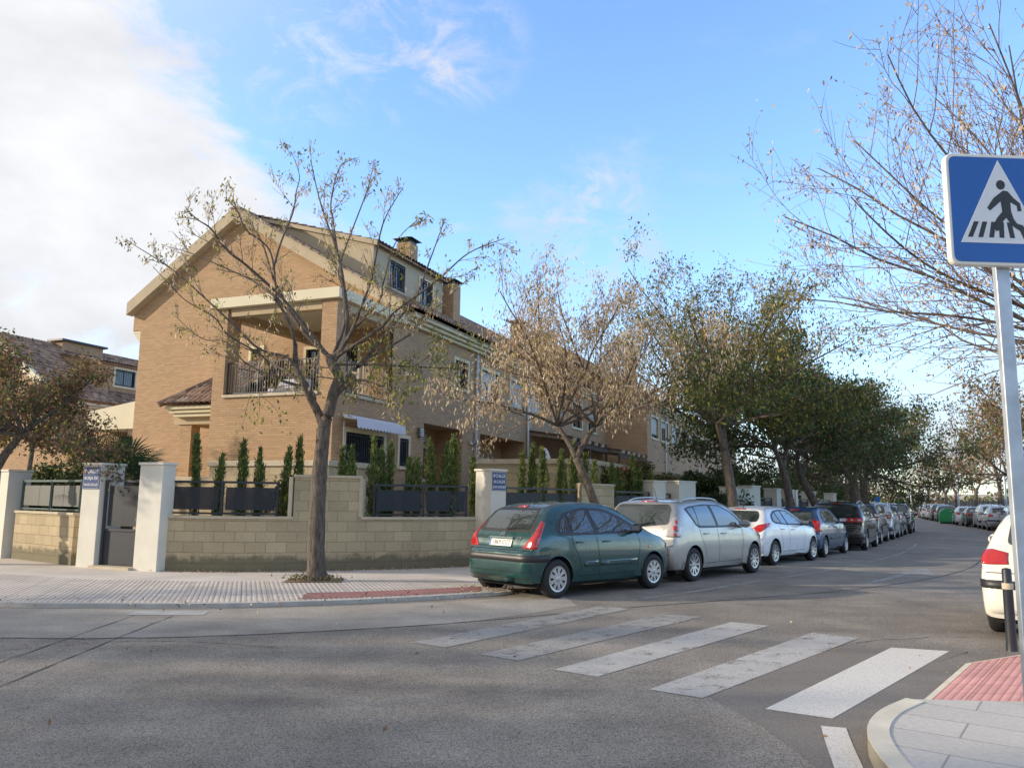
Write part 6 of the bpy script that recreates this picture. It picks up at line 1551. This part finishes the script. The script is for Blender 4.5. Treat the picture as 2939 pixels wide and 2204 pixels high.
def grown_tree(name, label, base, fork_z, lean, height, spread, seed, limbs=9, radius=.14, sub=8, depth=2, leaf=(), upb=.15, droop=.05, elev=(22, 78), group='street trees', mats=('bark', 'twig'), fork=True, cat='tree', kids=5, azr=None):
    rnd = random.Random(seed); root = empty(name, (base[0], base[1], base[2] if len(base) > 2 else PZ), 0, label, cat, group)
    tm, bm_, wm = MB(), MB(), MB(); tips = []
    T = [Vector((lean[0]*(t**1.3), lean[1]*(t**1.3), fork_z*t)) for t in [0, .06, .2, .4, .6, .8, 1]]; T = [p+Vector((rnd.gauss(0, .015), rnd.gauss(0, .015), 0)) if i else p for i, p in enumerate(T)]
    C = catmull(T, 4); N = len(C)
    tm.tube(C, [radius*(1.0-.28*i/N)*(1+.45*math.exp(-i/2.0)) for i in range(N)], 12)
    top = C[-1]; nodes = [top]
    if fork:
        nodes = []
        a0 = rnd.uniform(0, 6.28)
        for k in range(2):
            a = a0+k*math.pi+rnd.uniform(-.3, .3); q = [top, top+Vector((math.cos(a)*.18, math.sin(a)*.12, .35)), top+Vector((math.cos(a)*.45, math.sin(a)*.35, .75))]
            tm.tube(catmull(q, 4), [radius*.62*(1-.05*i) for i in range(9)], 10); nodes.append(q[-1])
    for k in range(limbs):
        st = nodes[k % len(nodes)]; a = (azr[0]+(azr[1]-azr[0])*(k+.5)/limbs if azr else 2*math.pi*k/limbs)+rnd.uniform(-.3, .3)
        e = R(elev[0]+(elev[1]-elev[0])*((k*.618) % 1)); hd = Vector((math.cos(a)*math.cos(e), math.sin(a)*math.cos(e), math.sin(e)))
        L = 1/math.sqrt((math.cos(e)/spread)**2+(math.sin(e)/(height-fork_z-1.3))**2)*rnd.uniform(.82, 1.08)
        pts = [st]; d = hd.copy(); n = 7
        for i in range(n): d = rand_dir(rnd, d, .16, upb*.35-droop*.3); pts.append(pts[-1]+d*L/n)
        Cc = catmull(pts, 2); M_ = len(Cc); rr = [radius*.27*(1-.88*i/M_)+.005 for i in range(M_)]; bm_.tube(Cc, rr, 6)
        for j in range(sub):
            t = .2+.8*(j+rnd.random())/sub; i = min(M_-2, int(t*(M_-1)))
            twig(wm, tips, rnd, Cc[i], rand_dir(rnd, Cc[i+1]-Cc[i], .8, upb), L*rnd.uniform(.26, .44)*(1.15-.45*t), max(.006, rr[i]*.42), depth-1, droop, 5, kids, .8, upb)
        tips += Cc[-2:]
    finish_tree(root, tm, bm_, wm, tips, leaf, seed*7, mats)
    return root
LF = lambda nm, frac, per, size, asp, ms, ws, hang=.5, jit=.08, z=(-1, 99): (nm, frac, per, size, asp, ms, ws, hang, jit, z)
traced_tree(TREE1, 'nearly bare street tree with a forked trunk standing in front of the brick house')
grown_tree('street_tree', 'leaning street tree full of dry tan seed pods, just behind the green car', (2.3, 18.35), 2.45, (-.8, .25), 7.2, 3.5, 5, limbs=17, radius=.12, sub=10, depth=2, elev=(8, 78), upb=.12,
  leaf=[LF('seed_pods', .60, 7, .105, .26, ['pod', 'pod2', 'bleaf'], [1.6, 2.6, .4], .9, .12), LF('leaves', .10, 4, .08, .45, ['yleaf', 'gleaf'], [2, 1])], mats=('bark2', 'twig'), kids=6)
grown_tree('street_tree', 'half green street tree with a forked dark trunk behind the silver people carrier', (6.25, 22.3), 2.9, (-.25, .2), 8.9, 4.5, 8, limbs=18, radius=.17, sub=10, depth=2, elev=(4, 80), upb=.12,
  leaf=[LF('leaves', .85, 14, .12, .42, ['gleaf', 'dleaf', 'yleaf'], [2.2, 1.8, .6], .4, .2, (2, 5.0)), LF('upper_leaves', .72, 7, .10, .38, ['gleaf', 'yleaf', 'dleaf'], [2.6, 1.3, .8], .5, .14, (5.0, 99)), LF('seed_pods', .30, 4, .11, .26, ['pod', 'bleaf', 'pod2'], [1.3, 1, 1], .9, .1, (4, 99))], kids=6)
dense = [LF('leaves', .9, 9, .16, .42, ['dleaf', 'gleaf', 'bleaf'], [3, 1.7, .45], .4, .22), LF('upper_leaves', .5, 5, .15, .4, ['gleaf', 'bleaf', 'yleaf'], [2, 1.2, .5], .4, .2, (4.6, 99))]
grown_tree('street_tree', 'dense green street tree behind the white hatchback', (9.6, 27.1), 2.6, (-.4, .1), 7.5, 3.4, 12, limbs=13, radius=.17, sub=8, depth=2, elev=(-5, 75), leaf=dense, kids=5)
grown_tree('street_tree', 'dense dark street tree behind the blue hatchback', (12.6, 32.2), 2.5, (-.9, .2), 7.3, 3.7, 14, limbs=13, radius=.2, sub=8, depth=2, elev=(-8, 75), leaf=dense, kids=5)
grown_tree('street_tree', 'dense dark street tree with a thick trunk behind the black cars', (16.7, 38.8), 2.5, (-.2, .1), 8.0, 4.2, 17, limbs=14, radius=.3, sub=8, depth=2, elev=(-10, 76), leaf=dense, kids=5)
grown_tree('street_tree', 'last dense brown green street tree of the left row, above the light grey car', (20.3, 46.5), 2.6, (.1, .1), 8.2, 4.4, 19, limbs=14, radius=.28, sub=8, depth=2, elev=(-12, 74), leaf=dense, kids=5)
# big nearly bare tree reaching in from the right
grown_tree('street_tree', 'big nearly bare tree reaching in from the right behind the crossing sign', (10.7, 13.0, .12), 3.0, (-.3, .2), 11.6, 5.8, 23, limbs=24, radius=.12, sub=13, depth=2, elev=(9, 74), upb=.12,
  leaf=[LF('leaves', .42, 4, .085, .34, ['pod2', 'pod', 'bleaf'], [2, 1.6, .6], .6, .07)], kids=6, azr=(1.2, 5.1))
brown = [LF('leaves', .8, 5, .20, .4, ['bleaf', 'pod', 'gleaf', 'dleaf'], [1.6, .9, 1.1, .8], .4, .22)]
bare = [LF('leaves', .28, 3, .20, .4, ['bleaf', 'pod', 'gleaf'], [1.2, 1, .9], .5, .25), LF('low_leaves', .45, 5, .22, .4, ['gleaf', 'bleaf', 'yleaf'], [1.3, .8, .5], .4, .25, (0, 3.8))]
grown_tree('street_tree', 'bushy brown green tree beside the street lamp closest to the sign pole', (31.9, 51.0, .1), 2.6, (0, 0), 9.5, 5.0, 29, limbs=13, radius=.24, sub=7, elev=(-5, 75), leaf=brown)
grown_tree('street_tree', 'brown leaved tree whose high crown shows left of the sign pole', (28.0, 41.0, .1), 3.5, (-.2, 0), 10.6, 5.6, 31, limbs=13, radius=.25, sub=8, elev=(0, 75), leaf=brown)
for i, (x, y, lb) in enumerate([(36.2, 59.8, 'brown green tree right of the recycling container'), (40.6, 70.5, 'tree with a straight trunk just right of the recycling container'), (43.2, 78.3, 'bare crowned tree above the recycling container'), (46.6, 86.5, 'bare tree just left of the recycling container'), (50.5, 95.5, 'far bare tree, third to the left of the recycling container'), (54.8, 106, 'far small tree near the end of the right hand row'), (59.5, 118, 'farthest bare tree at the end of the road')]):
    grown_tree('street_tree', lb, (x, y, .1), 2.5, (0, 0), 8.6, 4.6, 40+i, limbs=11, radius=.2, sub=6, elev=(10, 80), leaf=brown if i == 0 else bare, kids=4)
# trees of the next block and the green hedge closing the view
for i, (x, y, h, lb) in enumerate([(27.5, 66, 8, 'green tree closing the view behind the left row of cars'), (32.5, 80, 8, 'green tree beyond the round blue sign'), (38.5, 97, 8, 'pale tree beyond the triangular sign'), (47, 128, 8.5, 'broad green tree far down the road in the middle')]):
    grown_tree('street_tree', lb, (x, y, 0), 2.2, (0, 0), h, 4.8, 60+i, limbs=11, radius=.22, sub=6, elev=(-8, 75), leaf=brown, kids=4)
# far wood beyond the fence on the right
rnd = random.Random(77); pts = []
for k in range(420):
    t = rnd.random(); x = 10+t*150+rnd.gauss(0, 3); y = 165+rnd.gauss(0, 7); hh = 3.5+2.2*math.sin(x*.12)+rnd.random()*2
    for q in range(26): pts.append((x+rnd.gauss(0, 1.6), y+rnd.gauss(0, 1.6), rnd.uniform(0, hh)))
fwood = link('far_wood', leaves_mesh('far_wood', pts, .9, .6, ['dleaf', 'gleaf', 'bleaf'], [1, 1.6, 1.4], 3, 0, .5, 1), None); tag(fwood, 'low band of far trees at the end of the road', 'wood', kind='stuff')
# left hand tree, its neighbours and the palm
grown_tree('garden_tree', 'leafy tree with red brown and green leaves at the left edge', (-12.3, 17.0, PZ), 2.0, (1.3, .3), 5.2, 2.8, 33, limbs=14, radius=.17, sub=8, elev=(-6, 72), upb=.08,
  leaf=[LF('leaves', .85, 9, .085, .5, ['dleaf', 'gleaf', 'bleaf', 'yleaf'], [1.6, 1.0, 3.0, .4], .3, .12), LF('upper_leaves', .5, 5, .08, .45, ['bleaf', 'pod', 'gleaf'], [3, .9, .7], .3, .12, (3.8, 99))], kids=6, group='garden trees')
grown_tree('garden_tree', 'small bare reddish trunk behind the olive green railing', (-13.0, 21.8, .3), 2.3, (0, 0), 4.6, 1.5, 35, limbs=6, radius=.08, sub=4, leaf=[LF('leaves', .5, 4, .09, .45, ['gleaf', 'bleaf'], [1, 1])], group='garden trees')
def bush(name, label, c, r, n, size, mats, ws, seed, cat='bush', group=None, kind=None, asp=.5, hang=0.):
    rnd = random.Random(seed); pts = []
    lumps = [(rnd.gauss(0, .45), rnd.gauss(0, .45), rnd.gauss(0, .4), rnd.uniform(.35, .7)) for _ in range(9)]
    for k in range(n):
        l = rnd.choice(lumps); v = Vector((rnd.gauss(0, 1), rnd.gauss(0, 1), rnd.gauss(0, 1))).normalized()*l[3]*rnd.random()**.35
        pts.append(((l[0]+v.x)*r[0]*.7, (l[1]+v.y)*r[1]*.7, max(.02, (l[2]+v.z)*r[2]*.7+r[2])))
    o = link(name, leaves_mesh(name, pts, size, asp, mats, ws, seed, hang, .02, 1), None); o.location = c
    return tag(o, label, cat, group, kind)
bush('bush', 'dark green bush behind the sunlit wall, left of the palm', (-11.5, 20.0, .2), (1.35, 1.0, 1.25), 9000, .10, ['dleaf', 'hedge', 'gleaf'], [2, 1.5, 1], 3, group='garden bushes')
bush('bush', 'dark bush next to the palm, behind the pillar with the street plate', (-10.1, 19.0, .2), (1.0, .9, 1.2), 7000, .10, ['dleaf', 'hedge', 'gleaf'], [2, 1.5, .7], 4, group='garden bushes')
bush('bush', 'bright green shrub between the small conifers, left of the raised wall section', (-4.9, 17.6, .8), (.55, .35, .55), 1500, .09, ['gleaf', 'yleaf', 'hedge'], [2, 1.4, 1], 5, group='garden bushes')
q = FL(10.2, .55); hd = bush('hedge', 'dark clipped hedge behind the silver car, between two white pillars', (q.x, q.y, .9), (1.3, .9, .62), 7000, .09, ['hedge', 'dleaf'], [1, 1.5], 6, 'hedge')
for i, (t, off, zz, rr, ms, lb) in enumerate([(5.6, 1.2, 1.0, (1.1, .6, .9), ['gleaf', 'yleaf', 'dleaf'], 'loose creeper on the terrace wall right of the leaning trunk'), (8.6, 1.6, 1.2, (1.2, .7, .8), ['gleaf', 'dleaf', 'bleaf'], 'creeper above the narrow gate behind the silver car'), (12.0, 1.2, 1.0, (1.5, .9, 1.0), ['hedge', 'gleaf', 'dleaf'], 'green shrubs over the white wall behind the third tree trunk'),
        (15.2, 1.6, .6, (1.6, 1.0, 1.5), ['hedge', 'dleaf', 'dleaf'], 'dark shrub behind the white hatchback roof'), (18.5, 1.7, .6, (1.6, 1.2, 1.5), ['dleaf', 'hedge', 'dleaf'], 'dark shrub behind the blue hatchback'), (22.5, 1.8, .5, (2.0, 1.2, 1.6), ['dleaf', 'hedge', 'gleaf'], 'dark shrub behind the first black car'), (28, 2.0, .5, (2.6, 1.3, 1.7), ['dleaf', 'hedge', 'gleaf'], 'dark shrub behind the middle of the parked row'), (35, 2.0, .5, (3.0, 1.4, 1.8), ['dleaf', 'hedge', 'gleaf'], 'dark shrub behind the far end of the parked row')]):
    q = FL(t, off); bush('bush', lb, (q.x, q.y, zz), rr, 4500, .12, ms, [1.5, 1, 1], 50+i, group='garden bushes')
q = FL(6.9, 1.5); bush('bush', 'dark red flowering plant above the white pillar behind the silver car', (q.x, q.y, 2.0), (.42, .3, .32), 700, .10, ['redfl', 'redfl', 'gleaf'], [2, 1, .5], 70, group='garden bushes')
bush('hedge', 'green clipped hedge at the far end of the left pavement', (31, 74, 0), (5, 2.5, 1.5), 6000, .3, ['hedge', 'gleaf'], [1, 1], 71, 'hedge')
def palm(c, label):
    rnd = random.Random(9); root = empty('palm', c, 0, label, 'palm'); m = MB()
    m.lathe([(.20, 0), (.22, .4), (.26, .9), (.24, 1.25), (.05, 1.4)], 14); m.build('trunk', 'bark', root, smooth=True)
    st = MB(); lf = MB()
    for k in range(26):
        a = 2*math.pi*k/26*2.618; e = R(rnd.uniform(-18, 78)); L = rnd.uniform(.55, .9); d = Vector((math.cos(a)*math.cos(e), math.sin(a)*math.cos(e), math.sin(e))); p0 = Vector((0, 0, 1.25)); p1 = p0+d*L+Vector((0, 0, -.08))
        st.tube([p0, (p0+p1)/2+Vector((0, 0, .04)), p1], [.014, .011, .008], 4)
        s = d.cross(Vector((0, 0, 1))).normalized(); n = s.cross(d).normalized(); F = 30
        for j in range(F):
            t = (j/(F-1)-.5)*2; ang = t*R(115); dv = (d*math.cos(ang)+s*math.sin(ang)).normalized(); ll = .80*(1-.25*abs(t))*rnd.uniform(.85, 1.1)
            w = dv.cross(n).normalized()*.016; mid = p1+dv*ll*.55+n*.02; tip = p1+dv*ll+Vector((0, 0, -.14*ll-abs(t)*.05)); b = len(lf.v)
            lf.v += [tuple(p1), tuple(mid+w), tuple(tip), tuple(mid-w)]; lf.f.append((b, b+1, b+2, b+3)); lf.mi.append(0)
    st.build('leaf_stalks', 'palm', root, fix=False, uv=False); lf.build('fronds', 'palm', root, fix=False, uv=False)
palm((-8.85, 18.6, .45), 'fan palm with a spiky dark crown behind the pillar with the blue street plate')
palm((-9.9, 20.2, .3), 'second fan palm, half hidden behind the first one and the dark bush')
# slender young conifers behind the railings
def conifer(c, h, w, label, seed, n=None):
    rnd = random.Random(seed); pts = []; w *= 1.15; n = n or int(2100*h)
    lean = (rnd.gauss(0, .04), rnd.gauss(0, .03)); ns = 26; per = int(n/ns*.62)
    for q in range(ns):
        a = rnd.uniform(0, 6.28); z0 = (q/ns)**1.1*.78; rr = rnd.uniform(.25, 1) if q < ns-3 else .1
        prof = (.7+.3*math.sin(min(1, z0*1.7)*math.pi*.6))*(1-z0)**.5; bx, by = w*.62*prof*rr*math.cos(a), w*.62*prof*rr*math.sin(a)
        L = h*(rnd.uniform(.24, .44) if q < ns-3 else (1-z0)*1.03); o = rnd.uniform(.05, .16)
        for k in range(per):
            t = rnd.random(); jj = .030*(1-t)+.006; z = z0*h+L*t
            if z > h*1.04: continue
            pts.append((bx*(1+o*t)+rnd.gauss(0, jj)+lean[0]*z, by*(1+o*t)+rnd.gauss(0, jj)+lean[1]*z, z))
    root = empty('young_conifer', c, 0, label, 'conifer', 'young conifers behind the railings')
    link('foliage', leaves_mesh('foliage', pts, .10, .2, ['cyp', 'hedge', 'yleaf'], [3.4, 1.2, .5], seed, -.9, .012, 1), root)
    m = MB(); m.tube([(0, 0, 0), (lean[0]*h*.7, lean[1]*h*.7, h*.7)], [.014, .005], 5); m.build('stem', 'bark', root)
    return root
ORD = ['first', 'second', 'third', 'fourth', 'fifth', 'sixth', 'seventh', 'eighth', 'ninth', 'tenth', 'eleventh', 'twelfth']
def row(pxs, setname, y0=None):
    for i, (x, y, top, w) in enumerate(pxs):
        rj = random.Random(int(x*100)); x += rj.uniform(-.07, .07); y += rj.uniform(-.05, .08); top += rj.uniform(-.22, .14); w *= rj.uniform(.7, 1.25)
        conifer((x, y, .85), top-.85+.16, w, ORD[i]+' conifer '+setname, 100+i*3+int(x*10))
row([(-6.45, 16.75, 2.55, .16), (-6.05, 16.72, 2.25, .15), (-5.62, 16.7, 2.42, .16), (-5.12, 16.75, 2.42, .18), (-4.75, 16.8, 2.28, .14), (-4.42, 16.95, 2.62, .17)], 'behind the left dark railing')
row([(-3.62, 17.25, 2.38, .17), (-3.40, 17.38, 2.46, .20)], 'of the pair behind the left end of the raised wall section')
row([(-3.02, 17.45, 2.64, .24), (-2.78, 17.6, 2.58, .2), (-2.62, 17.62, 2.62, .2), (-2.32, 17.7, 2.12, .13), (-2.08, 17.85, 2.42, .22), (-1.75, 18.05, 2.66, .18), (-1.55, 18.12, 2.40, .15), (-1.30, 18.25, 2.72, .24)], 'behind the right dark railing, left of the corner pillar')
row([(-.80, 19.2, 2.28, .15), (.25, 19.85, 2.42, .16), (.48, 20.05, 2.68, .2), (.85, 20.4, 2.82, .2), (1.16, 20.7, 2.75, .18), (1.42, 21.0, 2.66, .18), (1.72, 21.35, 2.75, .2), (1.95, 21.55, 2.7, .19), (2.3, 22.0, 2.4, .17), (2.75, 22.3, 2.4, .2)], 'behind the railing above the green car')
row([(3.15, 23.3, 2.5, .2), (3.45, 23.6, 2.5, .22), (3.75, 24.0, 2.4, .2), (4.1, 24.3, 2.4, .2)], 'in the dark group right of the leaning trunk')
# weeds, fallen leaves and stones on the ground
rnd = random.Random(3)
pts = [(-3.5+rnd.gauss(0, .25), 14.72+rnd.gauss(0, .18), PZ+.02+rnd.random()*.05) for _ in range(420)]
o = link('weeds', leaves_mesh('weeds', pts, .07, .3, ['gleaf', 'bleaf', 'hedge'], [1.5, 1, 1], 8, -.5, .01, 1), None); tag(o, 'green weeds growing in the pit round the forked tree', 'weeds', kind='stuff')
pts = []
for k in range(420):
    t = rnd.random()*13; i = int(t); a, b = KERB[4+min(i, 8)], KERB[5+min(i, 8)]; f = t-int(t); p = (a[0]+(b[0]-a[0])*f+rnd.gauss(0, .35), a[1]+(b[1]-a[1])*f+rnd.gauss(0, .30)+.2, PZ+.012); pts.append(p)
for k in range(90): pts.append((rnd.uniform(-7, 6), rnd.uniform(4.5, 12), .012))
for k in range(500): t = rnd.random(); i = rnd.randint(0, len(CH)-2); pts.append((CH[i][0]+(CH[i+1][0]-CH[i][0])*t, CH[i][1]-abs(rnd.gauss(0, .08))-.03, PZ+.012))
me = leaves_mesh('fallen_leaves', pts, .045, .5, ['bleaf', 'pod', 'pod2'], [2, 1, .7], 12, 0, .004, 1)
for v_ in me.vertices: pass
o = link('fallen_leaves', me, None); tag(o, 'dry leaves scattered along the kerb and over the asphalt', 'leaves', kind='stuff')
# trees outside the picture on the left, which throw the long streaks of shade over the road
for i, (x, y, h, lb) in enumerate([(-17, 3.2, 7, 'street tree left of the camera, outside the picture'), (-24, -1.5, 8, 'taller street tree left of the camera, outside the picture'), (-20, 8.2, 7, 'street tree at the far left kerb, outside the picture'), (-30, 5.0, 8, 'tall tree beyond the far left kerb, outside the picture')]):
    grown_tree('street_tree', lb, (x, y, 0), 2.4, (0, 0), h, 3.6, 80+i, limbs=10, radius=.2, sub=6, elev=(0, 75), leaf=[LF('leaves', .8, 6, .2, .5, ['gleaf', 'bleaf', 'dleaf'], [1, 1, 1], .3, .2)], kids=4)
